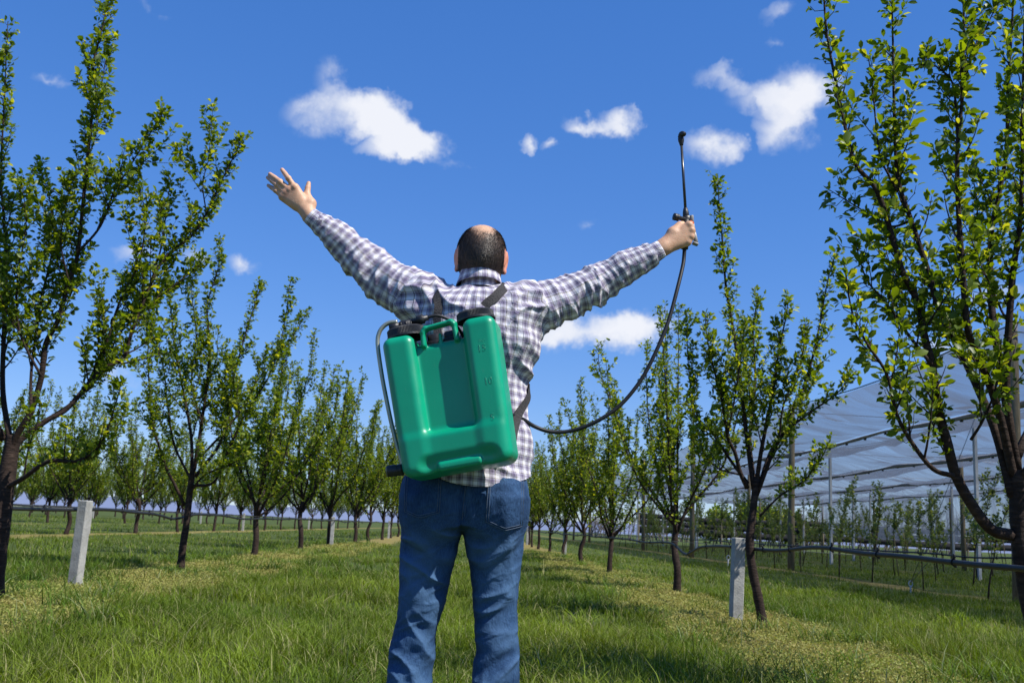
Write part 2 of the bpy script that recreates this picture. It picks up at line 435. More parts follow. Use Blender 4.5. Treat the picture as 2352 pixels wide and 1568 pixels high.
r = rng.random((n, 1)); q = (vnoise(np.stack([wx * 1.6, wy * 1.6, 0 * wx], 1), 12)[:, None] + (rng.random((n, 1)) - .5) * .5).clip(0, 1)
c = (np.array([.32, .285, .085]) * (1 - q) + np.array([.215, .255, .05]) * q) * (.85 + .3 * r)
br = rng.random((n, 1)) < .03; c = np.where(br, np.array([.15, .10, .05]), c)
tag(mk('weeds', V, F, leafmat('weed_leaf', .3, .6, .8), colr=np.repeat(c, 4, 0)), kind='stuff', label='low yellowish weeds on the strips under the tree rows', cat='weeds')
# ================================================================ orchard trees
bark, nt, b, o = newmat('bark')
tcn = N(nt, 'ShaderNodeTexCoord'); mp = N(nt, 'ShaderNodeMapping', {'Vector': tcn.outputs['Object'], 'Scale': (14, 14, 60)})
na = N(nt, 'ShaderNodeTexNoise', {'Vector': mp.outputs[0], 'Scale': 1.0, 'Detail': 6, 'Roughness': .65})
nb = N(nt, 'ShaderNodeTexNoise', {'Vector': tcn.outputs['Object'], 'Scale': 5.0, 'Detail': 4})
c1 = ramp(nt, na.outputs['Fac'], [(.3, (.014, .010, .008)), (.55, (.042, .030, .024)), (.75, (.11, .082, .066))])
c2 = ramp(nt, nb.outputs['Fac'], [(.35, (.6, .5, .45)), (.7, (1.1, 1.0, .95))])
mx = N(nt, 'ShaderNodeMixRGB', {0: 1.0, 1: c1, 2: c2}, blend_type='MULTIPLY'); nt.links.new(mx.outputs[0], b.inputs['Base Color'])
b.inputs['Roughness'].default_value = .85; b.inputs['Specular IOR Level'].default_value = .25
bp = N(nt, 'ShaderNodeBump', {'Height': na.outputs['Fac'], 'Strength': .9, 'Distance': .012}); nt.links.new(bp.outputs[0], b.inputs['Normal'])
leafm = leafmat('orchard_leaf', .45, .42, 1.0, .3)

class Spurs:
    def __init__(s): s.p = []; s.t = []; s.w = []
    def along(s, pts, step, w0=1.0, w1=1.0, start=0.0, g=None):
        seg = np.linalg.norm(np.diff(pts, axis=0), axis=1); L = np.concatenate([[0], np.cumsum(seg)])
        d = np.arange(start * L[-1] + step * .5, L[-1] + step * .3, step)
        if not len(d): return
        d = d + g.uniform(-.4, .4, len(d)) * step; d = np.clip(d, 0, L[-1] * .999)
        P = np.stack([np.interp(d, L, pts[:, i]) for i in range(3)], 1)
        i = np.clip(np.searchsorted(L, d) - 1, 0, len(pts) - 2); T = np.diff(pts, axis=0)[i]; T /= np.linalg.norm(T, axis=1)[:, None] + 1e-9
        s.p.append(P); s.t.append(T); s.w.append(w0 + (w1 - w0) * d / L[-1])
def leaf_arrays(sp, g, per, size, detail):
    p = np.concatenate(sp.p); t = np.concatenate(sp.t); w = np.concatenate(sp.w)
    k = np.maximum(1, np.round(per * w * g.uniform(.6, 1.4, len(p)))).astype(int)
    tone = np.repeat(g.random(len(p)), k); p = np.repeat(p, k, 0); t = np.repeat(t, k, 0); n = len(p)
    rnd = g.normal(0, 1, (n, 3)); rad = rnd - t * (rnd * t).sum(1)[:, None]; rad /= np.linalg.norm(rad, axis=1)[:, None]
    d = rad * g.uniform(.6, 1.0, (n, 1)) + t * g.uniform(.05, .9, (n, 1)) + np.array([0, 0, .18]); d /= np.linalg.norm(d, axis=1)[:, None]
    p = p + rad * .006 + d * g.uniform(0, .012, (n, 1))
    up = np.array([0, 0, 1.0]) + g.normal(0, .55, (n, 3)); up = up - d * (up * d).sum(1)[:, None]; up /= np.linalg.norm(up, axis=1)[:, None]
    sz = size * g.lognormal(-.05, .28, n)
    q = (.55 * tone + .45 * g.random(n))[:, None]
    c = np.array([.050, .095, .012]) * (1 - q) + np.array([.170, .230, .026]) * q
    y = g.random((n, 1)) < .10; c = np.where(y, np.array([.36, .38, .05]), c)
    return p, d, up, sz, c
def leaf_geo(p, d, up, sz, c, detail):
    n = len(p); s = np.cross(d, up); S = sz[:, None]
    if detail:
        V = [p, p + (d * .38 + s * .24 + up * .07) * S, p + (d * .38 - s * .24 + up * .07) * S, p + (d * .74 + s * .25 + up * .03) * S,
             p + (d * .74 - s * .25 + up * .03) * S, p + (d * 1.0 - up * .12) * S, p + d * .38 * S, p + (d * .74 - up * .04) * S]
        k = 8; T = [[0, 6, 1], [0, 2, 6], [3, 7, 5], [7, 4, 5]]; Q = [[1, 6, 7, 3], [6, 2, 4, 7]]
    else:
        V = [p, p + (d * .6 + s * .30 + up * .07) * S, p + (d - up * .08) * S, p + (d * .6 - s * .30 + up * .07) * S]
        k = 4; T = [[0, 2, 1], [0, 3, 2]]; Q = []
    V = np.stack(V, 1).reshape(-1, 3); base = np.arange(n)[:, None] * k
    F = [np.concatenate([base + np.array(f) for f in T])]
    if Q: F.append(np.concatenate([base + np.array(f) for f in Q]))
    return V, F, np.repeat(c, k, 0)

def unit(v): return v / (np.linalg.norm(v) + 1e-9)
def shoot(p, d, L, g, bend=.5, n=6):
    pts = [p]; d = unit(d)
    for i in range(n):
        d = unit(d + np.array([0, 0, bend / n]) + g.normal(0, .06, 3)); pts.append(pts[-1] + d * L / n)
    return np.array(pts)
def decorate(mb, sp, pts, r0, r1, g, side=(.12, .75), every=.20, step=.04, first=.16, sub=True, leafstart=.2, nside=5, spur=.045, spurlen=1.0):
    """a limb: its own tube, its side shoots and the leaf spurs on both"""
    rad = np.linspace(r0, r1, len(pts)); mb.tube(pts, rad, nside if r0 < .03 else 8)
    L = np.concatenate([[0], np.cumsum(np.linalg.norm(np.diff(pts, axis=0), axis=1))])
    sp.along(pts, step * 1.6, .45, 1.1, leafstart, g)
    Lt = np.linalg.norm(np.diff(pts, axis=0), axis=1).sum()          # short fruiting spurs standing off the limb
    for f in np.arange(leafstart, 1.0, spur / Lt):
        f = min(f + g.uniform(-.5, .5) * spur / Lt, .995); j = int(f * (len(pts) - 1)); p = pts[j] + (pts[min(j + 1, len(pts) - 1)] - pts[j]) * (f * (len(pts) - 1) - j)
        t = unit(pts[min(j + 1, len(pts) - 1)] - pts[max(j - 1, 0)]); dd = unit(np.cross(t, g.normal(0, 1, 3))) * .9 + t * g.uniform(0, .7) + np.array([0, 0, .15])
        ln = g.uniform(.02, .13) * spurlen; q = np.array([p, p + unit(dd) * ln * .6, p + unit(unit(dd) + np.array([0, 0, .4])) * ln])
        mb.tube(q, (.0026, .0022, .0015), 3, cap=False); sp.p.append(q[1:]); sp.t.append(np.stack([unit(dd)] * 2)); sp.w.append(np.array([.5, 1.0]))
    d = L[-1] * first
    while d < L[-1] * .97:
        p = np.array([np.interp(d, L, pts[:, i]) for i in range(3)]); i = min(np.searchsorted(L, d), len(pts) - 1)
        t = unit(pts[i] - pts[i - 1]); f = d / L[-1]
        rnd = unit(np.cross(t, g.normal(0, 1, 3)))
        ln = g.uniform(*side) * (1.25 - 1.08 * f) * (1.35 if g.random() < .15 else 1)
        q = shoot(p, t * .62 + rnd * .75 + np.array([0, 0, .32]), ln, g, g.uniform(.4, 1.3))
        rr = min(np.interp(d, L, rad) * .6, .004 + .007 * ln)
        mb.tube(q, np.linspace(rr, .0016, len(q)), 4, cap=False); sp.along(q, step, .9, 1.2, .12, g)
        if sub and ln > .4:
            for m in range(int(g.integers(1, 4))):
                j = int(g.integers(2, 6)); l2 = ln * g.uniform(.25, .55)
                q2 = shoot(q[j], unit(q[j] - q[j - 1]) * .6 + unit(g.normal(0, 1, 3)) * .7 + np.array([0, 0, .3]), l2, g, .6, 5)
                mb.tube(q2, np.linspace(rr * .6, .0014, len(q2)), 4, cap=False); sp.along(q2, step, .9, 1.2, .1, g)
        d += every * g.uniform(.55, 1.5)

def random_limbs(g, H=4.4, spread=1.0, nl=7, fork=.95):
    L = []; a0 = g.uniform(0, 6.28)
    for i in range(nl):
        az = a0 + i * 2 * math.pi / nl + g.normal(0, .25); o = np.array([math.cos(az), math.sin(az), 0])
        z0 = fork + g.uniform(-.18, .22); reach = spread * g.uniform(.75, 1.25); top = H * g.uniform(.78, 1.0)
        P = [np.array([0, 0, z0]) + o * .02]
        for f, e in ((.12, .22), (.3, .52), (.55, .78), (.8, .95), (1.0, 1.05)):
            P.append(o * reach * e * .95 + np.array([0, 0, z0 + (top - z0) * f]) + g.normal(0, .05, 3))
        L.append(np.array(P))
    for i in range(2):                   # leaders through the middle
        az = g.uniform(0, 6.28); o = np.array([math.cos(az), math.sin(az), 0]) * spread
        L.append(np.array([[0, 0, fork + .1], o * .12 + [0, 0, 1.7], o * .22 + [0, 0, 2.7], o * .3 + [0, 0, 3.5], o * .34 + [0, 0, H * g.uniform(.9, 1.06)]]))
    return L
def trunk_tube(mb, pts, r0, r1, g):
    pts = spline(pts, 4); n = len(pts); r = np.linspace(r0, r1, n); r[0] *= 1.25; r[1] *= 1.1
    r *= 1 + g.normal(0, .035, n); mb.tube(pts, r, 12)

def near_tree(base, trunk, limbs, label, seed, r0, per, size, step, leaves_as_parts=0, side=(.12, .75), every=.2, sub=True, detail=True):
    """hand-laid tree: trunk and limbs are world polylines; base its foot"""
    g = np.random.default_rng(seed); base = np.array([base[0], base[1], 0.0])
    t = empty('orchard_tree', base); tag(t, label, 'tree', 'orchard trees')
    mb = MB(); trunk_tube(mb, np.array(trunk) - base, r0, r0 * .72, g); mb.build('trunk', bark, t)
    sp = Spurs()
    for (P, ra, rb) in limbs:
        lb = MB(); pts = spline(np.array(P) - base, 6)
        decorate(lb, sp, pts, ra * .86, rb * .86, g, side=side, every=every, step=step, sub=sub, leafstart=.28)
        lb.build('branch', bark, t)
    p, d, up, sz, c = leaf_arrays(sp, g, per, size, detail)
    print(label, 'leaves', len(p))
    if leaves_as_parts:
        w = p + base; rel = (w - CAM) @ ROT; pxx = rel[:, 0] / -rel[:, 2]; pyy = rel[:, 1] / -rel[:, 2]
        vis = (np.abs(pxx) < .49) & (np.abs(pyy) < .32)
        score = np.where(vis, sz / -rel[:, 2], 0); pick = np.argsort(-score)[:leaves_as_parts]; rest = np.ones(len(p), bool); rest[pick] = False
        protos = []
        for j in range(6):
            V, F, C = leaf_geo(np.zeros((1, 3)), np.array([[0, 1., 0]]), np.array([[0, 0, 1.]]), np.ones(1), c[pick[j * 7:j * 7 + 1]], True)
            protos.append(mesh_data('leaf', V, F, leafm, True, None, C))
        for n_, i in enumerate(pick):
            lo = inst('leaf', protos[n_ % 6], t)
            s = np.cross(d[i], up[i]); m = Matrix(((s[0], d[i][0], up[i][0], p[i][0]), (s[1], d[i][1], up[i][1], p[i][1]), (s[2], d[i][2], up[i][2], p[i][2]), (0, 0, 0, 1)))
            lo.matrix_local = m @ Matrix.Scale(float(sz[i]), 4)
        p, d, up, sz, c = p[rest], d[rest], up[rest], sz[rest], c[rest]
    V, F, C = leaf_geo(p, d, up, sz, c, detail)
    tag(mk('crown', V, F, leafm, t, True, None, C), kind='stuff')
    return t

def A(pts, Y, dys):
    """view points at distances Y+dy -> world polyline"""
    dys = np.interp(np.linspace(0, 1, len(pts)), np.linspace(0, 1, len(dys)), dys)
    return np.array([at(x, y, Y + dy) for (x, y), dy in zip(pts, dys)])

# ---- the big tree at the right edge
D = 5.2
R1 = [(A([(2322,1228),(2278,1216),(2237,1166),(2196,1092),(2175,1014),(2155,940),(2140,837),(2125,780),(2104,686),(2072,622),(2046,533),(2014,438),(1967,380),(1946,311),(1919,185),(1898,69),(1890,-60)], D, [0,-.15,-.25,-.2]), .036, .005),
      (A([(2326,1140),(2290,1000),(2250,900),(2207,807),(2157,707),(2130,617),(2093,506),(2064,417),(2056,317),(2053,211),(2051,95),(2046,-70)], D, [0,.2,.25,.3]), .030, .005),
      (A([(2330,1100),(2290,930),(2240,800),(2222,749),(2209,596),(2201,475),(2199,343),(2209,237),(2214,79),(2210,-90)], D, [0,-.25,-.35,-.4]), .028, .005),
      (A([(2334,1080),(2308,900),(2288,781),(2275,660),(2278,528),(2294,454),(2312,343),(2315,211),(2325,53),(2330,-110)], D, [0,.2,.35,.35]), .030, .005),
      (A([(2338,1080),(2312,900),(2325,650),(2341,527),(2347,422),(2350,200),(2356,-80)], D, [0,-.1,-.2,-.3]), .028, .005),
      (A([(2190,1092),(2142,1075),(2093,1014),(2060,952),(2036,858),(1991,788),(1958,720),(1940,610)], D, [-.2,-.35,-.4]), .016, .004),
      (A([(2093,506),(2050,520),(2010,500),(1960,470),(1905,436)], D + .25, [0,.1]), .010, .003),
      (A([(2062,440),(2040,400),(2019,348),(2004,200),(1994,128)], D + .25, [0,-.1]), .010, .003),
      (A([(2200,330),(2190,200),(2160,160),(2110,132)], D - .35, [0,0]), .008, .003),
      (A([(2206,260),(2230,130),(2262,70),(2290,10)], D - .35, [0,.1]), .008, .003),
      (A([(2140,837),(2080,760),(2030,690),(1990,640),(1965,560)], D - .22, [0,.15]), .012, .003),
      (A([(2207,807),(2170,760),(2110,720),(2060,650),(2030,560)], D + .2, [0,.3]), .012, .003),
      (A([(2288,781),(2260,700),(2240,600),(2245,480),(2230,380)], D + .3, [0,.2]), .010, .003),
      (A([(2336,1050),(2400,900),(2470,650),(2500,350),(2510,0)], D, [0,.3,.4]), .030, .005),
      (A([(2340,1110),(2440,950),(2540,800),(2600,500)], D, [0,-.4,-.6]), .028, .005),
      (A([(2230,1010),(2260,960),(2290,880),(2300,780)], D - .1, [0,-.2]), .010, .003)]
near_tree(at(2424, 1640, D)[:2], [at(2424, 1665, D), at(2402, 1530, D), at(2378, 1420, D), at(2357, 1320, D), at(2348, 1250, D), at(2341, 1180, D), at(2338, 1080, D)], R1,
          'large dark-limbed tree cut by the right edge, nearest of all', 21, .060, 5.6, .043, .042, 300, side=(.09, .43), every=.11)
# ---- second tree of the right row, behind the concrete post
D = 9.95
R2 = [(A([(1716,1120),(1700,1085),(1688,1040),(1671,1001),(1658,920),(1640,850),(1628,800),(1618,720)], D, [0,-.3,-.5]), .030, .005),
      (A([(1732,1125),(1715,1000),(1700,870),(1685,760),(1668,660),(1660,560),(1652,470),(1649,405)], D, [0,.2,.2]), .030, .004),
      (A([(1738,1110),(1748,1040),(1761,973),(1778,880),(1790,800),(1805,730),(1812,680)], D, [0,-.2,-.3]), .030, .004),
      (A([(1742,1125),(1770,1040),(1812,960),(1850,880),(1880,760),(1900,650),(1917,590)], D, [0,.3,.4]), .030, .004),
      (A([(1738,1140),(1790,1010),(1850,955),(1920,905),(1968,850)], D, [0,-.3,-.5]), .024, .004),
      (A([(1745,1185),(1790,1140),(1850,1100),(1890,1045),(1902,1015)], D, [0,-.3]), .014, .003),
      (A([(1733,1115),(1722,1000),(1735,880),(1730,760),(1742,675)], D, [0,.5,.7]), .026, .004),
      (A([(1718,1110),(1680,1060),(1640,1000),(1600,950),(1582,850),(1577,715)], D, [0,.2,.5]), .022, .004),
      (A([(1671,1001),(1690,900),(1705,800),(1712,730)], D - .3, [0,-.3]), .014, .003),
      (A([(1700,1090),(1650,1075),(1618,1040),(1602,985)], D, [0,-.2]), .012, .003),
      (A([(1790,1010),(1800,930),(1840,830),(1850,740)], D - .2, [0,-.2]), .014, .003)]
near_tree(at(1752, 1432, D)[:2], [at(1754, 1440, D), at(1741, 1370, D), at(1727, 1300, D), at(1722, 1240, D), at(1730, 1170, D), at(1738, 1095, D)], R2,
          'slender tree with bent trunk just behind the nearest right-hand concrete post', 22, .048, 5.8, .045, .042, 0, side=(.11, .60), every=.095)
# ---- big tree at the left edge
D = 8.8
L1 = [(A([(22,1050),(38,1000),(71,945),(95,865),(105,790),(132,738),(158,648),(179,580),(190,474),(200,369),(211,263),(205,184),(227,95),(246,15),(250,-30)], D, [0,-.2,-.3,-.3]), .036, .005),
      (A([(200,369),(222,300),(236,180),(254,80)], D - .3, [0,.1]), .008, .003),
      (A([(12,1120),(50,1100),(113,1059),(180,1058),(230,1020),(262,940),(280,870)], D, [0,-.4,-.6]), .028, .004),
      (A([(28,1040),(52,1006),(109,964),(156,936),(227,855),(284,820),(300,770),(343,659),(380,590),(437,545),(474,490),(506,421),(532,369),(562,310)], D, [0,.2,.4,.4]), .032, .005),
      (A([(474,490),(466,420),(484,350),(492,290)], D + .4, [0,0]), .008, .003),
      (A([(179,580),(230,520),(262,440),(300,380),(342,310),(378,255)], D - .3, [0,-.2]), .014, .003),
      (A([(22,1010),(6,900),(8,780),(14,650),(10,520),(2,400),(10,230),(18,50)], D, [0,.3,.3]), .032, .004),
      (A([(71,945),(72,850),(92,700),(122,560),(112,450),(86,370)], D - .2, [0,.3]), .018, .003),
      (A([(227,855),(272,700),(320,600),(332,480),(300,420)], D + .3, [0,-.2]), .016, .003),
      (A([(343,659),(372,560),(382,480),(392,410)], D + .4, [0,.2]), .012, .003),
      (A([(158,648),(140,560),(150,480),(170,400)], D - .3, [0,-.3]), .010, .003),
      (A([(109,964),(190,900),(260,760),(340,700),(420,640),(480,590)], D, [.2,.6,.7]), .022, .003),
      (A([(10,1010),(-80,850),(-150,600),(-170,300),(-180,100)], D, [0,-.2,-.2]), .036, .004),
      (A([(5,1080),(-120,980),(-220,800),(-260,500)], D, [0,.4,.6]), .032, .004),
      (A([(95,865),(45,760),(40,640),(60,520),(50,420)], D - .25, [0,-.4]), .014, .003)]
near_tree(at(-18, 1390, D)[:2], [at(-18, 1396, D), at(-8, 1290, D), at(5, 1180, D), at(14, 1110, D), at(26, 1030, D), at(34, 1000, D)], L1,
          'large tree with dark forked trunk cut by the left edge', 23, .082, 5.8, .045, .042, 300, side=(.12, .70), every=.088)
# ---- second tree of the left row
D = 14.3
L2 = [(A([(424,1160),(400,1110),(378,1063),(350,968),(344,898),(340,800),(356,700)], D, [0,-.4,-.5]), .030, .004),
      (A([(440,1095),(440,1016),(430,945),(416,874),(400,780),(390,690),(380,600)], D, [0,.3,.4]), .032, .004),
      (A([(446,1080),(463,969),(473,898),(481,800),(476,700),(500,620),(506,550)], D, [0,-.3,-.3]), .032, .004),
      (A([(448,1095),(501,1025),(520,969),(535,874),(560,780),(588,690),(602,648)], D, [0,.4,.5]), .032, .004),
      (A([(442,1115),(490,1108),(515,1054),(567,945),(620,860),(650,760),(668,640)], D, [0,-.3,-.4]), .026, .004),
      (A([(460,1050),(540,960),(600,860),(660,790),(708,715)], D, [.1,.5,.7]), .022, .004),
      (A([(438,1100),(400,1020),(385,930),(372,830),(330,740),(310,660)], D, [.1,.6,.8]), .022, .004),
      (A([(463,969),(440,880),(450,770),(440,660),(452,580)], D - .2, [0,-.4]), .016, .003),
      (A([(432,1140),(470,1090),(540,1060),(600,1000),(640,930)], D, [0,-.6,-.8]), .018, .003)]
near_tree(at(415, 1306, D)[:2], [at(414, 1310, D), at(420, 1255, D), at(430, 1190, D), at(436, 1130, D), at(444, 1070, D)], L2,
          'second tree of the left row, with knobbly trunk beyond the slanted concrete post', 24, .054, 5.8, .049, .044, 0, side=(.12, .70), every=.095)

# ---- the other trees: six grown kinds shared by all the copies
KINDS = []
for s in range(6):
    g = np.random.default_rng(100 + s); tm = MB(); tp = [(0, 0, -.05), (g.normal(0, .03), g.normal(0, .03), .35), (g.normal(0, .04), g.normal(0, .04), .7), (0, 0, 1.05)]
    trunk_tube(tm, np.array(tp), .060, .048, g); sp = Spurs(); bm = MB()
    for P in random_limbs(g, H=g.uniform(4.2, 4.7), spread=g.uniform(.95, 1.3), nl=int(g.integers(7, 10)), fork=g.uniform(.82, 1.0)):
        decorate(bm, sp, spline(P, 4), .026, .004, g, side=(.2, .95), every=.17, step=.065, sub=True, leafstart=.12, spur=.08, spurlen=1.3)
    p, d, up, sz, c = leaf_arrays(sp, g, 5.4, .058, False); V, F, C = leaf_geo(p, d, up, sz, c, False)
    KINDS.append((tm.data('trunk', bark), bm.data('branches', bark), mesh_data('crown', V, F, leafm, True, None, C)))
    print('kind', s, len(p))
ORD = ['first', 'second', 'third', 'fourth', 'fifth', 'sixth', 'seventh', 'eighth', 'ninth', 'tenth', 'eleventh']
gr = np.random.default_rng(77)
def far_tree(x, y, label, group, m=1.0):
    k = KINDS[int(gr.integers(6))]; s = gr.uniform(.94, 1.14) * m
    t = empty('orchard_tree', (x + gr.normal(0, .06), y + gr.normal(0, .25), 0), gr.uniform(0, 6.28)); t.scale = (s, s, s * gr.uniform(.97, 1.07))
    t.rotation_euler[0] = gr.normal(0, .02); t.rotation_euler[1] = gr.normal(0, .02)
    tag(t, label, 'tree', group)
    inst('trunk', k[0], t); inst('branches', k[1], t); tag(inst('crown', k[2], t), kind='stuff')
for i, y in enumerate(15.35 + np.arange(19) * 5.25):
    far_tree(ROW_R, y, f'{ORD[i + 2]} tree of the right row, counted from the camera' if i < 7 else 'far small tree towards the end of the right row', 'trees of the right row', .87)
for i, y in enumerate(19.8 + np.arange(18) * 5.5):
    far_tree(-4.05, y, f'{ORD[i + 2]} tree of the left row, counted from the camera' if i < 7 else 'far small tree towards the end of the left row', 'trees of the left row')
for r, (rx, y0, ny, nm) in enumerate([(-11.4, 24.5, 16, 'second'), (-18.8, 41, 12, 'third'), (-26.2, 57, 9, 'fourth'), (-33.6, 72, 8, 'fifth'), (-41, 88, 6, 'sixth'), (-48.4, 100, 6, 'seventh')]):
    for i in range(ny):
        lab = f'{ORD[i]} visible tree from the left in the {nm} row behind the left row' if (r == 0 and i < 6) else f'distant tree in the {nm} row left of the aisle'
        far_tree(rx, y0 + i * 5.5, lab, f'trees of the {nm} row on the left')
# ================================================================ posts, hoses
conc = simple('concrete', (.22, .22, .205), (.40, .40, .375), 9, .9, .5, 60, .2, detail=9)
def post(x, y, h, rz, label, grp, tilt=(0, 0), w=.053):
    m = MB(); m.box((0, 0, h / 2 - .05), (w, w, h / 2 + .05), bev=.008)
    o = m.build('concrete_post', conc, smooth=False); o.location = (x, y, 0); o.rotation_euler = (tilt[0], tilt[1], rz)
    return tag(o, label, 'post', grp)
pl = at(172, 1340, 10.5)
post(pl[0], 10.5, .86, R(-14), 'slanted pale concrete post at the left, nearest of the left row', 'concrete posts', (0, R(.6)), .053)
pr = at(1690, 1422, 10.3)
post(pr[0], 10.3, .815, R(4), 'grey concrete post in front of the bent trunk at the right', 'concrete posts', (0, R(1.5)), .056)
for y, n in ((30.6, 'second'), (51.5, 'third')):
    post(-4.05, y, .86, R(5), f'{n} concrete post of the left row', 'concrete posts')
    post(ROW_R, y + .6, .84, R(3), f'{n} concrete post of the right row', 'concrete posts')
for rx, ys, n in ((-11.4, (31.5, 52.5, 73.5), 'second'), (-18.8, (52.0, 73.0), 'third'), (-26.2, (73.0,), 'fourth')):
    for k, y in enumerate(ys):
        post(rx, y, .86, R(3), f'{ORD[k]} small pale post in the {n} row on the left', 'concrete posts')

pipe = simple('black_pipe', (.010, .011, .013), (.018, .019, .022), 30, .5, 0, 1, .3)
wirem = simple('steel_wire', (.22, .22, .21), None, rough=.5, metallic=.7)
def hose(x, y0, y1, label, ctrl=None, rad=.0165, clips=True, seed=0, z0=.715):
    g = np.random.default_rng(seed); t = empty('irrigation_hose', (x, y0, 0)); tag(t, label, 'hose', 'irrigation hoses')
    ys = np.arange(y0, y1, .4 if y1 - y0 < 70 else .8); zs = z0 + (np.array([vnoise(np.array([[yy * .55, seed, 0]]))[0] for yy in ys]) - .5) * .055
    xs = (np.array([vnoise(np.array([[yy * .4, seed + 9, 0]]))[0] for yy in ys]) - .5) * .04
    for c, dz, wd in (ctrl or []): zs += dz * np.exp(-((ys - c) / wd) ** 2)
    P = np.stack([xs, ys - y0, zs], 1); m = MB(); m.tube(spline(P, 2), rad, 8); m.build('pipe', pipe, t)
    w = MB(); w.tube([(.0, 0, z0 + .03), (.0, (y1 - y0) / 2, z0 + .028), (0, y1 - y0, z0 + .03)], .0022, 4); w.build('support_wire', wirem, t)
    if clips:
        cm = MB(); th = np.linspace(0, 2 * math.pi, 11)
        cm.tube(np.stack([np.cos(th) * (rad + .003), 0 * th, np.sin(th) * (rad + .003)], 1), .004, 5, cap=False)
        cm.box((0, 0, rad + .018), (.007, .011, .013), bev=.003); cm.box((.004, 0, -rad - .006), (.006, .012, .006), bev=.002)
        cd = cm.data('clip', pipe)
        for yy in np.arange(y0 + .35, min(y1, 38), 1.0):
            yy = yy + g.normal(0, .08); k = np.argmin(np.abs(ys - yy))
            c = inst('clip', cd, t); c.location = (np.interp(yy, ys, xs), yy - y0, np.interp(yy, ys, zs)); c.rotation_euler = (0, g.normal(0, .25), g.normal(0, .2))
hose(ROW_R - .085, 1.5, 60, 'black wavy irrigation hose along the right row', [(13.2, -.12, .55), (8.1, .05, .8), (6.6, .02, .7), (24, .03, .5)], seed=1, z0=.70)
hose(-4.05 + .085, 1.5, 60, 'black irrigation hose along the left row, tied to the slanted post', [(14.0, -.07, .6), (11.5, .02, .8)], seed=2, z0=.745)
for i, (rx, n) in enumerate(zip(ROWS_L[1:4], ('second', 'third', 'fourth'))):
    hose(rx, 14 + 8 * i, 100, f'thin dark hose line along the {n} row on the left', clips=False, seed=4 + i, z0=.74)
hose(8.85, 8, 90, 'dark irrigation hose along the edge posts of the net canopy', clips=True, seed=9, z0=.70)

# ================================================================ hail-net canopy on the right
woodp = simple('weathered_wood', (.12, .098, .062), (.23, .19, .125), 6, .85, .5, 30, .2, stretch=(6, 6, .6))
galv = simple('galvanised_post', (.34, .36, .38), (.46, .48, .50), 12, .5, 0, 1, .5)
netm, nt, b, o = newmat('hail_net')
tcn = N(nt, 'ShaderNodeTexCoord')
mpn = N(nt, 'ShaderNodeMapping', {'Vector': tcn.outputs['Object'], 'Scale': (.35, 2.4, .5)})
nf = N(nt, 'ShaderNodeTexNoise', {'Vector': mpn.outputs[0], 'Scale': .8, 'Detail': 6, 'Roughness': .6})
cov = N(nt, 'ShaderNodeMapRange', {0: nf.outputs['Fac'], 1: .32, 2: .68, 3: .48, 4: .90})
b.inputs['Base Color'].default_value = (.12, .14, .18, 1); b.inputs['Roughness'].default_value = .8
tl = N(nt, 'ShaderNodeBsdfTranslucent', {'Color': (.13, .16, .22, 1)})
m1 = N(nt, 'ShaderNodeMixShader', {0: .5, 1: b.outputs[0], 2: tl.outputs[0]})
tr = N(nt, 'ShaderNodeBsdfTransparent')
m2 = N(nt, 'ShaderNodeMixShader', {0: cov.outputs[0], 1: tr.outputs[0], 2: m1.outputs[0]}); nt.links.new(m2.outputs[0], o.inputs[0])
bundm = simple('net_bundle', (.20, .19, .185), (.34, .32, .30), 14, .9, .6, 25, .1, stretch=(1, .15, 1))

canopy = empty('hail_net_canopy', (9.0, 16.8, 0)); tag(canopy, 'grey-blue hail net canopy on tall posts over young trees at the right', 'net canopy')
OFF = np.array([9.0, 16.8, 0])
RID = [9.0, 14.5, 20.0, 25.5, 31.0]; PY = 4.4 + 12.4 * np.arange(8); ZR, ZG = 4.62, 4.12
g = np.random.default_rng(31)
wd = MB(); wd.tube([(0, 0, -.2), (0, 0, 1.5), (.0, 0, 3.0), (0, 0, 4.66)], [.10, .095, .088, .08], 12); wd = wd.data('post', woodp)
gd = MB(); gd.box((0, 0, 2.24), (.05, .05, 2.42), bev=.008); gd = gd.data('post', galv, False)
for i, x in enumerate(RID):
    for j, y in enumerate(PY):
        p = inst('post', wd if (i == 0 or i == 4 or (i + j) % 5 == 0) else gd, canopy); p.location = np.array([x + g.normal(0, .06), y + g.normal(0, .15), 0]) - OFF
        p.rotation_euler = (g.normal(0, .008), g.normal(0, .012), g.uniform(0, .3))
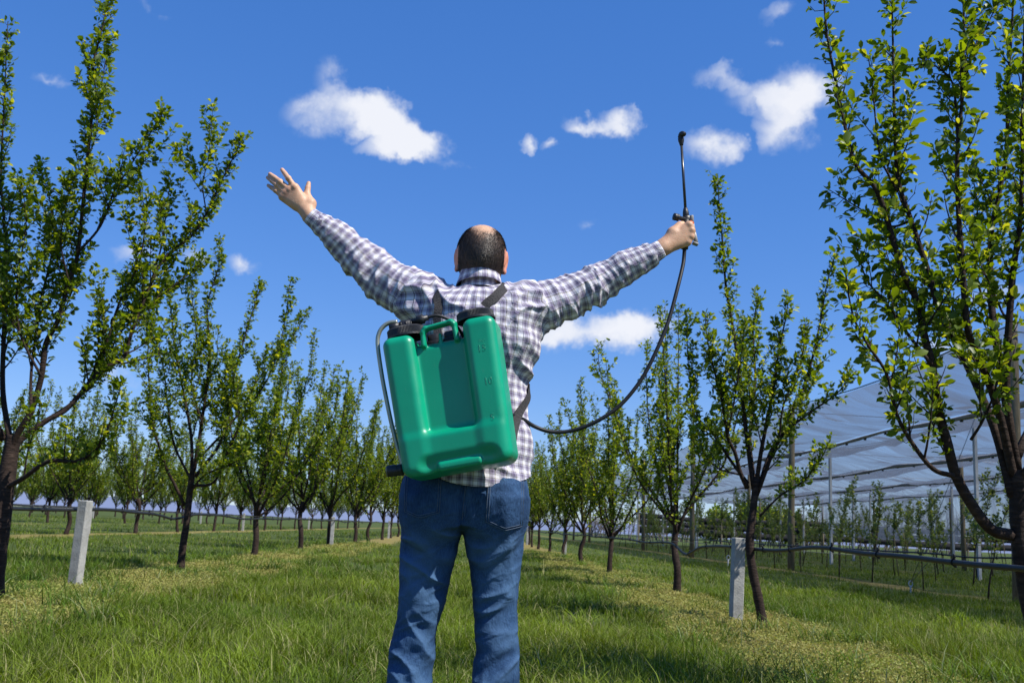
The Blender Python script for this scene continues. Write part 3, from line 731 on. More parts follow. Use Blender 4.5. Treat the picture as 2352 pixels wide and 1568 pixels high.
for i in range(len(RID) - 1):
    for sgn in (0, 1):                         # two sagging panels from the ridges down to the gutter between them
        xr = RID[i + sgn]; xg = (RID[i] + RID[i + 1]) / 2
        yy = np.arange(-4, 96, .62); uu = np.linspace(0, 1, 9); U, YY = np.meshgrid(uu, yy, indexing='ij')
        ph = ((YY - PY[0]) / 12.4) % 1.0; sag = np.sin(np.pi * ph)
        fold = (vnoise(np.stack([(YY * .9 + U * 2.2).ravel(), (U * 2.5).ravel(), np.full(U.size, i * 3 + sgn)], 1)).reshape(U.shape) - .5)
        Z = ZR + (ZG - ZR) * (U ** .8) - .20 * sag * (1 - U * .4) * .9 - .22 * np.sin(np.pi * U) * (.6 + .4 * sag) + fold * .38 * np.sin(np.pi * np.clip(U, .04, .97))
        Xs = xr + (xg - xr) * U * .985
        V = np.stack([Xs.ravel(), YY.ravel(), Z.ravel()], 1) - OFF; I = np.arange(U.size).reshape(U.shape)
        F = np.stack([I[:-1, :-1].ravel(), I[1:, :-1].ravel(), I[1:, 1:].ravel(), I[:-1, 1:].ravel()], 1)
        mk('net_panel', V, F, netm, canopy)
    xg = (RID[i] + RID[i + 1]) / 2               # gathered, clipped gutter
    yy = np.arange(-4, 96, .5); ph = ((yy - PY[0]) / 12.4) % 1.0
    zz = ZG - .20 * np.sin(np.pi * ph) * .55; rr = .035 + .05 * np.array([vnoise(np.array([[v * .8, i * 7, 0]]))[0] for v in yy])
    m = MB(); m.tube(np.stack([np.full(len(yy), xg), yy, zz - .06], 1) - OFF, rr, 7); m.build('gutter', bundm, canopy)
    cd = MB(); cd.box((0, 0, 0), (.03, .045, .028), bev=.008); cd = cd.data('clip', pipe)
    for v in np.arange(12, 60, 1.55):
        c = inst('clip', cd, canopy); c.location = np.array([xg, v, np.interp(v, yy, zz) - .125]) - OFF
for x in RID:
    m = MB(); yy = np.arange(-4, 96, 1.55); ph = ((yy - PY[0]) / 12.4) % 1.0
    m.tube(np.stack([np.full(len(yy), x), yy, ZR + .03 - .18 * np.sin(np.pi * ph)], 1) - OFF, .016, 5); m.build('ridge_cable', wirem, canopy)
for y in PY:
    m = MB(); m.tube(np.array([(RID[0], y, 4.5), (20, y, 4.42), (RID[-1], y, 4.5)]) - OFF, .012, 5); m.build('cross_cable', wirem, canopy)
# curtain hanging on the far side
for k, (y0, y1) in enumerate(((18, 29), (29.4, 41), (41.6, 53), (53.6, 66), (66.4, 79), (79.2, 92))):
    yy = np.linspace(y0, y1, 24); uu = np.linspace(0, 1, 8); U, YY = np.meshgrid(uu, yy, indexing='ij')
    tt = (YY - y0) / (y1 - y0); top = 4.2; bot = 1.3 + .5 * (k % 2) * tt
    Z = top + (bot - top) * U; Xs = 31.0 + .25 * np.sin(U * 2.2) + .12 * np.sin(YY * 1.1 + k)
    YY = YY + U * (1.2 if k % 2 else -1.0) * (1 - tt)
    V = np.stack([Xs.ravel(), YY.ravel(), Z.ravel()], 1) - OFF; I = np.arange(U.size).reshape(U.shape)
    F = np.stack([I[:-1, :-1].ravel(), I[1:, :-1].ravel(), I[1:, 1:].ravel(), I[:-1, 1:].ravel()], 1)
    mk('net_curtain', V, F, netm, canopy)
# guy wires with their ground anchor
an = at(2091, 1360, 18.4); ga = empty('guy_anchor', (an[0], 18.4, 0)); tag(ga, 'ground anchor with two steel guy wires beside the net canopy', 'anchor')
m = MB(); m.tube([(0, 0, -.1), (.03, .05, .14)], .014, 6); th = np.linspace(0, 2 * math.pi, 13)
m.tube(np.stack([.03 + .035 * np.cos(th), .05 + 0 * th, .17 + .05 * np.sin(th)], 1), .009, 5, cap=False); m.build('eye_rod', galv, ga)
for tx, ty, tz in ((9.0, 17.0, 4.4), (9.0, 16.9, 2.3)):
    m = MB(); m.tube([(.03, .05, .19), (tx - an[0], ty - 18.4, tz)], .006, 5); m.build('guy_wire', wirem, ga)
a2 = at(1785, 1298, 30.5); m = MB(); m.tube([(0, 0, -.1), (.03, .05, .2)], .02, 6); th = np.linspace(0, 2 * math.pi, 13)
m.tube(np.stack([.03 + .05 * np.cos(th), .05 + 0 * th, .24 + .07 * np.sin(th)], 1), .014, 5, cap=False)
o = m.build('guy_anchor', galv); o.location = (7.7, 31, 0); tag(o, 'small far ground anchor in the grass before the wooden posts', 'anchor')

# ---- young staked trees under the net
SAP = []
for s in range(4):
    g = np.random.default_rng(300 + s); tm = MB(); H = g.uniform(1.9, 2.7); st = shoot(np.array([0, 0, -.03]), np.array([g.normal(0, .06), g.normal(0, .06), 1.]), H, g, .2, 8)
    tm.tube(st, np.linspace(.018, .004, len(st)), 6); sp = Spurs(); sp.along(st, .05, .8, 1.2, .38, g)
    for k in range(int(g.integers(5, 9))):
        j = int(g.integers(3, 8)); q = shoot(st[j], unit(g.normal(0, 1, 3)) * .8 + np.array([0, 0, .7]), g.uniform(.35, .9), g, .8)
        tm.tube(q, np.linspace(.007, .002, len(q)), 4, cap=False); sp.along(q, .05, .9, 1.2, .05, g)
    p, d, up, sz, c = leaf_arrays(sp, g, 5, .07, False); c = c * .55 + np.array([.10, .12, .055]) * .75
    V, F, C = leaf_geo(p, d, up, sz, c, False); SAP.append((tm.data('trunk', bark), mesh_data('crown', V, F, leafm, True, None, C)))
stk = MB(); stk.tube([(.12, .05, -.1), (.0, -.05, 1.5)], .018, 5); stk = stk.data('stake', woodp)
g = np.random.default_rng(55)
for ri, rx in enumerate((9.0, 11.75, 14.5, 17.2, 20.0, 23.0)):
    for k, y in enumerate(np.arange(17.5 + ri * 3.2, 70, 2.7 if ri < 3 else 3.4)):
        q = SAP[int(g.integers(4))]; t = empty('young_tree', (rx + g.normal(0, .08), y + g.normal(0, .2), 0), g.uniform(0, 6.28)); sc = g.uniform(.8, 1.15); t.scale = (sc,) * 3
        inst('trunk', q[0], t); tag(inst('crown', q[1], t), kind='stuff')
        if ri > 0 and g.random() < .5: inst('stake', stk, t)
        tag(t, f'{ORD[k]} young sapling along the edge row of the net canopy' if ri == 0 and k < 6 else f'small pale green sapling in the {ORD[ri]} row under the net canopy', 'young tree', f'saplings of the {ORD[ri]} row under the net')

# ================================================================ far background
dark = simple('dark_net', (.012, .012, .014), (.035, .034, .036), 3, .9, .4, 10, .1, stretch=(.3, .3, 3))
fence = empty('windbreak_fence', (60, 112, 0)); tag(fence, 'low dark windbreak net beyond the net canopy', 'fence')
for z0, z1, dx in ((.9, 1.65, 0), (1.7, 2.35, .15), (2.4, 3.0, .05)):
    xs = np.linspace(-42, 120, 60); rr = .3
    m = MB(); m.tube(np.stack([xs, dx + .4 * np.sin(xs * .13), (z0 + z1) / 2 + .12 * np.sin(xs * .31 + z0) + .05 * np.sin(xs * 1.1)], 1), (z1 - z0) / 2 * (.95 + .12 * np.sin(xs * .7)), 8); m.build('net_roll', dark, fence)
fp = MB(); fp.box((0, 0, 1.5), (.07, .07, 1.6), bev=.01); fp = fp.data('post', woodp, False)
for x in np.arange(-42, 120, 9.0):
    p = inst('post', fp, fence); p.location = (x, -.5, 0)
bare = simple('bare_twigs', (.10, .082, .07), (.16, .135, .115), 2, .9)
def shrub(x, y, w, h, label, leafy, seed):
    g = np.random.default_rng(seed); t = empty('far_shrub', (x, y, 0)); tag(t, label, 'shrub', 'far shrubs'); m = MB(); sp = Spurs()
    for k in range(46 if not leafy else 26):
        o = np.array([g.uniform(-.5, .5) * w, g.uniform(-.4, .4) * w * .5, 0]); az = g.uniform(0, 6.28)
        q = shoot(o, np.array([math.cos(az) * .5, math.sin(az) * .4, 1.]), h * g.uniform(.6, 1.0) * (1 - .5 * (2 * abs(o[0]) / w) ** 2), g, .2); m.tube(q, np.linspace(.09, .03, len(q)), 4, cap=False)
        for j in range(2, 7):
            for r_ in range(3):
                q2 = shoot(q[j], unit(g.normal(0, 1, 3)) + np.array([0, 0, .5]), h * g.uniform(.15, .4), g, .4, 4); m.tube(q2, np.linspace(.04, .015, len(q2)), 3, cap=False); sp.along(q2, .35, 1, 1, .1, g)
    m.build('twigs', bare, t)
    if leafy:
        p, d, up, sz, c = leaf_arrays(sp, g, 5, .45, False); V, F, C = leaf_geo(p, d, up, sz, c, False); tag(mk('crown', V, F, leafm, t, True, None, C), kind='stuff')
shrub(63, 150, 17, 8.5, 'wide bare brown shrub on the horizon beyond the dark fence', False, 1)
shrub(94, 150, 14, 6.5, 'low bare brown shrub near the right edge of the horizon', False, 2)
shrub(41, 150, 14, 6.5, 'leafy green shrub on the horizon behind the net canopy', True, 3)
shrub(50, 155, 9, 6.0, 'smaller bare shrub beside the leafy one on the horizon', False, 4)
shrub(26, 160, 16, 5.5, 'low bare shrub on the horizon near the canopy end', False, 5)
# ================================================================ implicit-surface modelling (bodies, cloth, blow-moulded plastic)
class Grid:
    def __init__(s, xs, ys, zs):
        s.ax = [np.asarray(a, float) for a in (xs, ys, zs)]; s.D = np.full([len(a) for a in s.ax], 1.0, np.float32)
    def sl(s, lo, hi):
        r = []
        for a, l, h in zip(s.ax, lo, hi):
            i0 = max(0, np.searchsorted(a, l) - 1); i1 = min(len(a), np.searchsorted(a, h) + 1)
            if i1 - i0 < 1: return None
            r.append(slice(i0, i1))
        return tuple(r)
    def pts(s, sl): return np.meshgrid(*[a[q] for a, q in zip(s.ax, sl)], indexing='ij', sparse=True)
    def blend(s, sl, d, k):
        a = s.D[sl]
        if k > 0:
            h = np.maximum(k - np.abs(a - d), 0) / k; s.D[sl] = np.minimum(a, d) - h * h * k * .25
        else: s.D[sl] = np.minimum(a, d)
    def carve(s, sl, d, k):
        a = s.D[sl]; d = -d
        h = np.maximum(k - np.abs(a - d), 0) / max(k, 1e-6); s.D[sl] = np.maximum(a, d) + h * h * k * .25
    def cap(s, a, b, ra, rb, k=.01, m=.03, sq=(1, 1, 1)):
        a = np.asarray(a, float); b = np.asarray(b, float); r = max(ra, rb) + m + k
        sl = s.sl(np.minimum(a, b) - r, np.maximum(a, b) + r)
        if sl is None: return
        X, Y, Z = s.pts(sl); ba = b - a; L = (ba ** 2).sum() + 1e-12
        px, py, pz = X - a[0], Y - a[1], Z - a[2]
        h = np.clip((px * ba[0] + py * ba[1] + pz * ba[2]) / L, 0, 1)
        d = np.sqrt(((px - h * ba[0]) / sq[0]) ** 2 + ((py - h * ba[1]) / sq[1]) ** 2 + ((pz - h * ba[2]) / sq[2]) ** 2) - (ra + (rb - ra) * h)
        s.blend(sl, d, k)
    def ell(s, c, r, k=.01, m=.03, rot=None, carve=False):
        c = np.asarray(c, float); r = np.asarray(r, float); q = r.max() + m + k if rot is not None else r + m + k
        sl = s.sl(c - q, c + q)
        if sl is None: return
        X, Y, Z = s.pts(sl); p = [X - c[0], Y - c[1], Z - c[2]]
        if rot is not None: p = [p[0] * rot[0][i] + p[1] * rot[1][i] + p[2] * rot[2][i] for i in range(3)]
        k0 = np.sqrt((p[0] / r[0]) ** 2 + (p[1] / r[1]) ** 2 + (p[2] / r[2]) ** 2); k1 = np.sqrt((p[0] / r[0] ** 2) ** 2 + (p[1] / r[1] ** 2) ** 2 + (p[2] / r[2] ** 2) ** 2) + 1e-9
        d = k0 * (k0 - 1) / k1
        (s.carve if carve else s.blend)(sl, d, k)
    def rbox(s, lo, hi, rad, k=.0, carve=False, m=.03):
        lo = np.asarray(lo, float); hi = np.asarray(hi, float); c = (lo + hi) / 2; h = (hi - lo) / 2 - rad
        sl = s.sl(lo - m - k, hi + m + k); X, Y, Z = s.pts(sl)
        q = [np.abs(X - c[0]) - h[0], np.abs(Y - c[1]) - h[1], np.abs(Z - c[2]) - h[2]]
        d = np.sqrt(np.maximum(q[0], 0) ** 2 + np.maximum(q[1], 0) ** 2 + np.maximum(q[2], 0) ** 2) + np.minimum(np.maximum(np.maximum(q[0], q[1]), q[2]), 0) - rad
        (s.carve if carve else s.blend)(sl, d, k)
    def column(s, zt, cx, cy, rx, ry, k=.02, e=2.0, m=.04):
        """upright body of changing elliptic section; tables over z"""
        zt = np.asarray(zt); o = np.argsort(zt); zt = zt[o]; cx, cy, rx, ry = [np.broadcast_to(np.asarray(v, float), (len(zt),))[o] for v in (cx, cy, rx, ry)]
        R_ = max(rx.max(), ry.max()) + m + k
        sl = s.sl((cx.min() - R_, cy.min() - R_, zt[0] - m), (cx.max() + R_, cy.max() + R_, zt[-1] + m)); X, Y, Z = s.pts(sl)
        zc = np.clip(Z, zt[0], zt[-1]); f = lambda v: np.interp(zc, zt, v)
        a, b_ = f(rx), f(ry)
        q = (np.abs((X - f(cx)) / a) ** e + np.abs((Y - f(cy)) / b_) ** e) ** (1 / e)
        d = (q - 1) * np.minimum(a, b_) * 1.0
        d = np.maximum(d, np.maximum(zt[0] - Z, Z - zt[-1]))
        s.blend(sl, d, k)
    def mesh(s, smooth=1):
        D = s.D; S = D < 0; n = D.shape
        c = np.zeros([i - 1 for i in n], np.int8)
        for dx in (0, 1):
            for dy in (0, 1):
                for dz in (0, 1): c += S[dx:n[0] - 1 + dx, dy:n[1] - 1 + dy, dz:n[2] - 1 + dz]
        cell = np.argwhere((c > 0) & (c < 8)); idx = np.full(c.shape, -1, np.int32); idx[tuple(cell.T)] = np.arange(len(cell))
        acc = np.zeros((len(cell), 3)); cnt = np.zeros(len(cell))
        cor = [(x, y, z) for x in (0, 1) for y in (0, 1) for z in (0, 1)]
        val = {q: D[cell[:, 0] + q[0], cell[:, 1] + q[1], cell[:, 2] + q[2]] for q in cor}
        for q in cor:
            for ax in range(3):
                if q[ax]: continue
                q2 = list(q); q2[ax] = 1; q2 = tuple(q2); a, b_ = val[q], val[q2]; mk_ = (a < 0) != (b_ < 0)
                t = np.where(mk_, a / np.where(mk_, a - b_, 1), 0); p = np.tile(np.array(q, float), (len(cell), 1)); p[:, ax] = t
                acc += p * mk_[:, None]; cnt += mk_
        p = acc / cnt[:, None]; V = np.zeros((len(cell), 3))
        for ax in range(3):
            a = s.ax[ax]; V[:, ax] = a[cell[:, ax]] + p[:, ax] * (a[cell[:, ax] + 1] - a[cell[:, ax]])
        F = []
        for ax in range(3):
            o1, o2 = (ax + 1) % 3, (ax + 2) % 3
            lo = [slice(None)] * 3; hi = [slice(None)] * 3; lo[ax] = slice(0, n[ax] - 1); hi[ax] = slice(1, n[ax])
            A_, B_ = S[tuple(lo)], S[tuple(hi)]; e = np.argwhere(A_ != B_)
            e = e[(e[:, o1] > 0) & (e[:, o2] > 0) & (e[:, o1] < n[o1] - 1) & (e[:, o2] < n[o2] - 1)]
            if not len(e): continue
            def cid(d1, d2):
                q = e.copy(); q[:, o1] -= d1; q[:, o2] -= d2; return idx[tuple(q.T)]
            quad = np.stack([cid(1, 1), cid(0, 1), cid(0, 0), cid(1, 0)], 1); inside = A_[tuple(e.T)]
            quad[~inside] = quad[~inside][:, ::-1]; F.append(quad)
        F = np.concatenate(F); F = F[(F >= 0).all(1)]
        for _ in range(smooth): V = laplace(V, F, .5)
        return V, F
def laplace(V, F, lam=.5):
    acc = np.zeros_like(V); cnt = np.zeros(len(V)); k = F.shape[1]
    for i in range(k):
        a, b_ = F[:, i], F[:, (i + 1) % k]
        for ax in range(3): acc[:, ax] += np.bincount(a, V[b_, ax], len(V)) + np.bincount(b_, V[a, ax], len(V))
        cnt += np.bincount(a, minlength=len(V)) + np.bincount(b_, minlength=len(V))
    ok = cnt > 0; W = V.copy(); W[ok] = V[ok] * (1 - lam) + lam * acc[ok] / cnt[ok, None]; return W
def vnormals(V, F):
    n = np.cross(V[F[:, 2]] - V[F[:, 0]], V[F[:, 3]] - V[F[:, 1]]); N_ = np.zeros_like(V)
    for i in range(4):
        for ax in range(3): N_[:, ax] += np.bincount(F[:, i], n[:, ax], len(V))
    return N_ / (np.linalg.norm(N_, axis=1)[:, None] + 1e-12)

# ================================================================ the backpack sprayer
green, nt, b, o = newmat('green_plastic')
tcn = N(nt, 'ShaderNodeTexCoord'); nz_ = N(nt, 'ShaderNodeTexNoise', {'Vector': tcn.outputs['Object'], 'Scale': 7.0, 'Detail': 5})
gcol = ramp(nt, nz_.outputs['Fac'], [(.35, (.0, .262, .138)), (.7, (.002, .305, .162))])
mps = N(nt, 'ShaderNodeMapping', {'Vector': tcn.outputs['Object'], 'Scale': (38, 38, 9), 'Rotation': (0, .35, 0)}); scf = N(nt, 'ShaderNodeTexNoise', {'Vector': mps.outputs[0], 'Scale': 3.0, 'Detail': 7, 'Roughness': .75})
scm = N(nt, 'ShaderNodeMapRange', {0: scf.outputs['Fac'], 1: .60, 2: .78, 3: 0.0, 4: .38}); dst = N(nt, 'ShaderNodeMixRGB', {0: scm.outputs[0], 1: gcol, 2: (.11, .30, .21, 1)})
nt.links.new(dst.outputs[0], b.inputs['Base Color'])
nf = N(nt, 'ShaderNodeTexNoise', {'Vector': tcn.outputs['Object'], 'Scale': 260.0, 'Detail': 3})
nl = N(nt, 'ShaderNodeTexNoise', {'Vector': tcn.outputs['Object'], 'Scale': 22.0, 'Detail': 4})
nt.links.new(ramp(nt, nl.outputs['Fac'], [(.3, (.30,) * 3), (.7, (.40,) * 3)]), b.inputs['Roughness'])
bp = N(nt, 'ShaderNodeBump', {'Height': nf.outputs['Fac'], 'Strength': .08, 'Distance': .002}); nt.links.new(bp.outputs[0], b.inputs['Normal'])
b.inputs['Specular IOR Level'].default_value = .5
blackp = simple('black_plastic', (.010, .010, .011), (.018, .018, .019), 40, .45, .1, 200, .5)
strapm = simple('webbing', (.026, .025, .026), (.05, .047, .047), 140, .8, .5, 300, .3)
rodm = simple('lacquered_rod', (.30, .31, .24), (.40, .41, .33), 25, .35, 0, 1, .5, metallic=.6)
S_ = .508e-3                                         # metres per unit of the tank drawing
TC = at(1036, 910, 2.985); TA = R(12.3)
spr = empty('backpack_sprayer', (TC[0], TC[1], TC[2])); spr.rotation_euler = (R(-1), -TA, R(-10))
tag(spr, 'green plastic backpack sprayer tank worn on the man\'s back', 'sprayer')
# local axes: x right, y away from the camera, z up; front face at y = -.082
hh = .0028
G = Grid(np.arange(-.19, .195, hh), np.arange(-.10, .10, hh), np.arange(-.24, .245, hh))
k = S_
G.rbox((-318 * k, -.050, -425 * k), (318 * k, .075, 312 * k), .022)                                     # main volume
G.rbox((-322 * k, -.082, -428 * k), (-140 * k, .07, 378 * k), .026, .010)                                # left column
G.rbox((142 * k, -.082, -428 * k), (328 * k, .07, 402 * k), .026, .010)                                  # right column
G.rbox((-290 * k, -.0815, -428 * k), (290 * k, .06, -208 * k), .018, .020)                               # lower belly
G.rbox((-215 * k, -.12, -520 * k), (262 * k, -.068, -334 * k), .034, .014, carve=True)                  # arch at the foot
G.rbox((-116 * k, -.078, -432 * k), (152 * k, .02, -376 * k), .012, .006)                               # tread in the arch
# carrying handle
for a, b_ in (((-92, 300), (-86, 378)), ((-86, 378), (-70, 396)), ((-70, 396), (80, 408)), ((80, 408), (94, 392)), ((94, 392), (100, 300))):
    G.cap((a[0] * k, -.050, a[1] * k), (b_[0] * k, -.050, b_[1] * k), .0082, .0082, .006, sq=(1, 1.9, 1))
G.cap((2 * k, -.042, 300 * k), (4 * k, -.042, 352 * k), .006, .005, .006)
V, F = G.mesh(1)
V[:, 0] *= 1 - .03 * np.clip(-V[:, 2] / .22, -1, 1)
tank = mk('tank', V, F, green, spr)
tree = BVHTree.FromPolygons([tuple(v) for v in V], [tuple(f) for f in F])
def front(x, z):
    h = tree.ray_cast(Vector((x, -.3, z)), Vector((0, 1, 0))); return h[0].y if h[0] else -.08
# embossed marks
for txt, u, v, h in (('15', 242, 208, .0215), ('10', 249, 17, .0205), ('5', 240, -189, .0205), ('MAX', 247, 252, .0075)):
    cu = bpy.data.curves.new('t', 'FONT'); cu.body = txt; cu.align_x = 'CENTER'; cu.align_y = 'CENTER'; cu.size = h * 1.38; cu.space_character = 1.15; cu.fill_mode = 'NONE'; cu.bevel_depth = .0008 if h > .01 else .00035; cu.bevel_resolution = 1; cu.resolution_u = 5
    to = bpy.data.objects.new('t', cu); col.objects.link(to); dg = bpy.context.evaluated_depsgraph_get()
    me = bpy.data.meshes.new_from_object(to.evaluated_get(dg)); bpy.data.objects.remove(to)
    co = np.zeros(len(me.vertices) * 3); me.vertices.foreach_get('co', co); co = co.reshape(-1, 3)
    co[:, 0] *= .80
    # thin strokes: keep the outline on the curved face
    out = np.zeros_like(co)
    for i, c in enumerate(co):
        x, z = u * k + c[0], v * k + c[1]; out[i] = (x, front(x, z) - c[2] * .9 + .0001, z)
    me.vertices.foreach_set('co', out.ravel()); me.materials.clear(); me.materials.append(green); me.update()
    inst('volume_mark', me, tank)
def ribbed(r, h, n=84, rim=.004):
    m = MB(); th = np.linspace(0, 2 * np.pi, n * 2, endpoint=False); rr = np.where(np.arange(n * 2) % 2, r, r - .0016)
    prof = [(r * 1.0 * np.ones(n * 2) + .002, 0.), (r * np.ones(n * 2) + .002, .006), (rr, .007), (rr, h - rim), (np.full(n * 2, r - .004), h), (np.full(n * 2, r * .8), h + .001), (np.full(n * 2, r * .78), h - .003), (np.full(n * 2, .0005), h - .003)]
    V = np.concatenate([np.stack([q * np.cos(th), q * np.sin(th), np.full(n * 2, z)], 1) for q, z in prof]); nn = n * 2; kk = np.arange(nn); k2 = (kk + 1) % nn
    m.add(V, np.concatenate([np.stack([i * nn + kk, i * nn + k2, (i + 1) * nn + k2, (i + 1) * nn + kk], 1) for i in range(len(prof) - 1)])); return m
for u, v, r, h in ((-203, 383, .0575, .030), (214, 408, .0555, .027)):
    c = ribbed(r, h).build('lid', blackp, spr, smooth=False); c.location = (u * k, -.006, v * k)
def Mz(c, ax=(0, 0, 1)):
    z = unit(np.array(ax, float)); x = unit(np.cross((0, 1., 0) if abs(z[1]) < .9 else (1., 0, 0), z)); y = np.cross(z, x)
    return np.stack([x, y, z, np.array(c, float)], 1)
pf = MB(); pc = np.array([-203 * k, -.006, 383 * k + .027])
pf.lathe([(.034, 0), (.034, .006), (.026, .008), (.025, .020), (.017, .027), (.0005, .029)], Mz(pc), 28)
pf.lathe([(.0005, 0), (.0125, 0), (.0125, .030), (.0005, .030)], Mz(pc + [-.016, -.012, .012], (-1, -.1, .0)), 16)
for q in range(10):
    a = q * 2 * math.pi / 10; pf.box(pc + [.0255 * math.cos(a), .0255 * math.sin(a), .013], (.0018, .0018, .007))
pf.build('pump_head', blackp, spr)
cn = MB(); c0 = pc + [.022, -.004, .018]
cn.lathe([(.0005, 0), (.010, 0), (.010, .016), (.0145, .017), (.0145, .036), (.009, .040), (.008, .050), (.0005, .050)], Mz(c0, (1, 0, .12)), 18); cn.build('hose_coupling', blackp, spr)
m = MB(); m.tube(spline([c0 + [.046, 0, .006], c0 + [.075, .006, .008], c0 + [.105, .02, -.006], c0 + [.125, .04, -.028], c0 + [.135, .06, -.055], c0 + [.14, .075, -.10]], 6), .0048, 8); m.build('supply_hose', pipe, spr)
def tk(cx, cy):                                     # close-up pixel -> tank plane
    rx, ry = cx - 465, cy - 1010; a = R(9.5); return (rx * math.cos(a) - ry * math.sin(a)) * k, (-rx * math.sin(a) - ry * math.cos(a)) * k
P = [tk(*q) for q in ((145, 570), (112, 572), (82, 592), (62, 632), (60, 700), (90, 870), (122, 1020), (152, 1160), (185, 1300), (208, 1395), (208, 1435))]
m = MB(); m.tube(spline([(x - (.014 * math.sin(math.pi * min(i, 9.5) / 10)), -.020 - .012 * i / 10, z) for i, (x, z) in enumerate(P)], 6), .0064, 10); m.build('pump_lever', rodm, spr)
x, z = tk(212, 1432); gx2, gz2 = tk(118, 1446)
m = MB(); ax = np.array([gx2 - x, -.02, gz2 - z]); m.lathe([(.0005, 0), (.012, 0), (.0165, .003), (.017, .014), (.0155, .018), (.0168, .022), (.0168, .046), (.014, .050), (.0005, .050)], Mz((x, -.032, z), ax), 20); m.build('lever_grip', blackp, spr)
x, z = tk(226, 1425); m = MB(); m.box((x, -.03, z + .012), (.0045, .012, .034), bev=.002); m.box((x + .006, -.01, z + .004), (.006, .03, .02), bev=.002); m.build('lever_bracket', rodm, spr)
for u in (-48, 52):
    m = MB(); m.box((u * k, .012, 345 * k), (.021, .010, .022), bev=.005); m.box((u * k, .004, 326 * k), (.024, .012, .009), bev=.003); m.build('strap_buckle', blackp, spr)
# ================================================================ the man
BY = 3.20                                            # his distance
def W(px, py, dy=0.0): return at(px, py, BY + dy)
PX = BY / FPX                                        # metres per view pixel at his distance
person = empty('person', (W(1066, 1207)[0], BY, 0)); PO = np.array(person.location)
tag(person, 'man in plaid shirt and blue jeans seen from behind, both arms raised', 'person')
def pmk(name, V, F, mat, parent=person, **k): return mk(name, np.asarray(V) - PO, F, mat, parent, **k)

# ---------------------------------------------------------------- materials
skin, nt, b, o = newmat('skin')
a = N(nt, 'ShaderNodeAttribute', attribute_name='Col'); tcn = N(nt, 'ShaderNodeTexCoord')
n1_ = N(nt, 'ShaderNodeTexNoise', {'Vector': tcn.outputs['Object'], 'Scale': 60, 'Detail': 5})
mot = ramp(nt, n1_.outputs['Fac'], [(.3, (.86, .80, .78)), (.7, (1.08, 1.06, 1.05))])
mx = N(nt, 'ShaderNodeMixRGB', {0: 1.0, 1: a.outputs['Color'], 2: mot}, blend_type='MULTIPLY'); nt.links.new(mx.outputs[0], b.inputs['Base Color'])
b.inputs['Roughness'].default_value = .52; b.inputs['Specular IOR Level'].default_value = .4
b.inputs['Subsurface Weight'].default_value = .12; b.inputs['Subsurface Radius'].default_value = (.012, .005, .003); b.inputs['Subsurface Scale'].default_value = 1.0
n2_ = N(nt, 'ShaderNodeTexNoise', {'Vector': tcn.outputs['Object'], 'Scale': 240, 'Detail': 4})
bp = N(nt, 'ShaderNodeBump', {'Height': n2_.outputs['Fac'], 'Strength': .25, 'Distance': .002}); nt.links.new(bp.outputs[0], b.inputs['Normal'])

plaid, nt, b, o = newmat('plaid_cotton')
uvn = N(nt, 'ShaderNodeUVMap'); sep = N(nt, 'ShaderNodeSeparateXYZ', {0: uvn.outputs[0]})
WH, LI, NA, BE = (.75, .74, .78), (.27, .235, .34), (.05, .05, .09), (.55, .51, .43)
st = [(0, WH), (.27, NA), (.33, WH), (.37, LI), (.54, NA), (.60, LI), (.75, WH), (.79, NA), (.85, BE), (.92, WH)]
cs = []
for i in (0, 1):
    dv = N(nt, 'ShaderNodeMath', {0: sep.outputs[i], 1: 1 / .0272}, operation='MULTIPLY'); fr = N(nt, 'ShaderNodeMath', {0: dv.outputs[0]}, operation='FRACT')
    cs.append(ramp(nt, fr.outputs[0], st, 'CONSTANT'))
mxa = N(nt, 'ShaderNodeMixRGB', {0: .5, 1: cs[0], 2: cs[1]})
mxm = N(nt, 'ShaderNodeMixRGB', {0: .42, 1: mxa.outputs[0], 2: N(nt, 'ShaderNodeMixRGB', {0: 1.0, 1: cs[0], 2: cs[1]}, blend_type='MULTIPLY').outputs[0]})
nt.links.new(mxm.outputs[0], b.inputs['Base Color']); b.inputs['Roughness'].default_value = .9; b.inputs['Specular IOR Level'].default_value = .15
b.inputs['Sheen Weight'].default_value = .1
tcn = N(nt, 'ShaderNodeTexCoord')
w1_ = N(nt, 'ShaderNodeTexNoise', {'Vector': tcn.outputs['Object'], 'Scale': 26, 'Detail': 3, 'Distortion': 1.2})
w2_ = N(nt, 'ShaderNodeTexNoise', {'Vector': tcn.outputs['Object'], 'Scale': 75, 'Detail': 3})
ad = N(nt, 'ShaderNodeMath', {0: w2_.outputs['Fac'], 1: .3, 2: w1_.outputs['Fac']}, operation='MULTIPLY_ADD')
bp = N(nt, 'ShaderNodeBump', {'Height': ad.outputs[0], 'Strength': .55, 'Distance': .009}); nt.links.new(bp.outputs[0], b.inputs['Normal'])

denim, nt, b, o = newmat('denim')
tcn = N(nt, 'ShaderNodeTexCoord')
n1_ = N(nt, 'ShaderNodeTexNoise', {'Vector': tcn.outputs['Object'], 'Scale': 9, 'Detail': 6, 'Roughness': .6})
mp = N(nt, 'ShaderNodeMapping', {'Vector': tcn.outputs['Object'], 'Scale': (420, 420, 45)}); n2_ = N(nt, 'ShaderNodeTexNoise', {'Vector': mp.outputs[0], 'Scale': 1, 'Detail': 3})
at_ = N(nt, 'ShaderNodeAttribute', attribute_name='Col')
c1 = ramp(nt, n1_.outputs['Fac'], [(.3, (.010, .032, .082)), (.7, (.030, .075, .165))])
c2 = ramp(nt, n2_.outputs['Fac'], [(.3, (.55, .6, .66)), (.7, (1.5, 1.42, 1.32))])
mx = N(nt, 'ShaderNodeMixRGB', {0: 1.0, 1: c1, 2: c2}, blend_type='MULTIPLY')
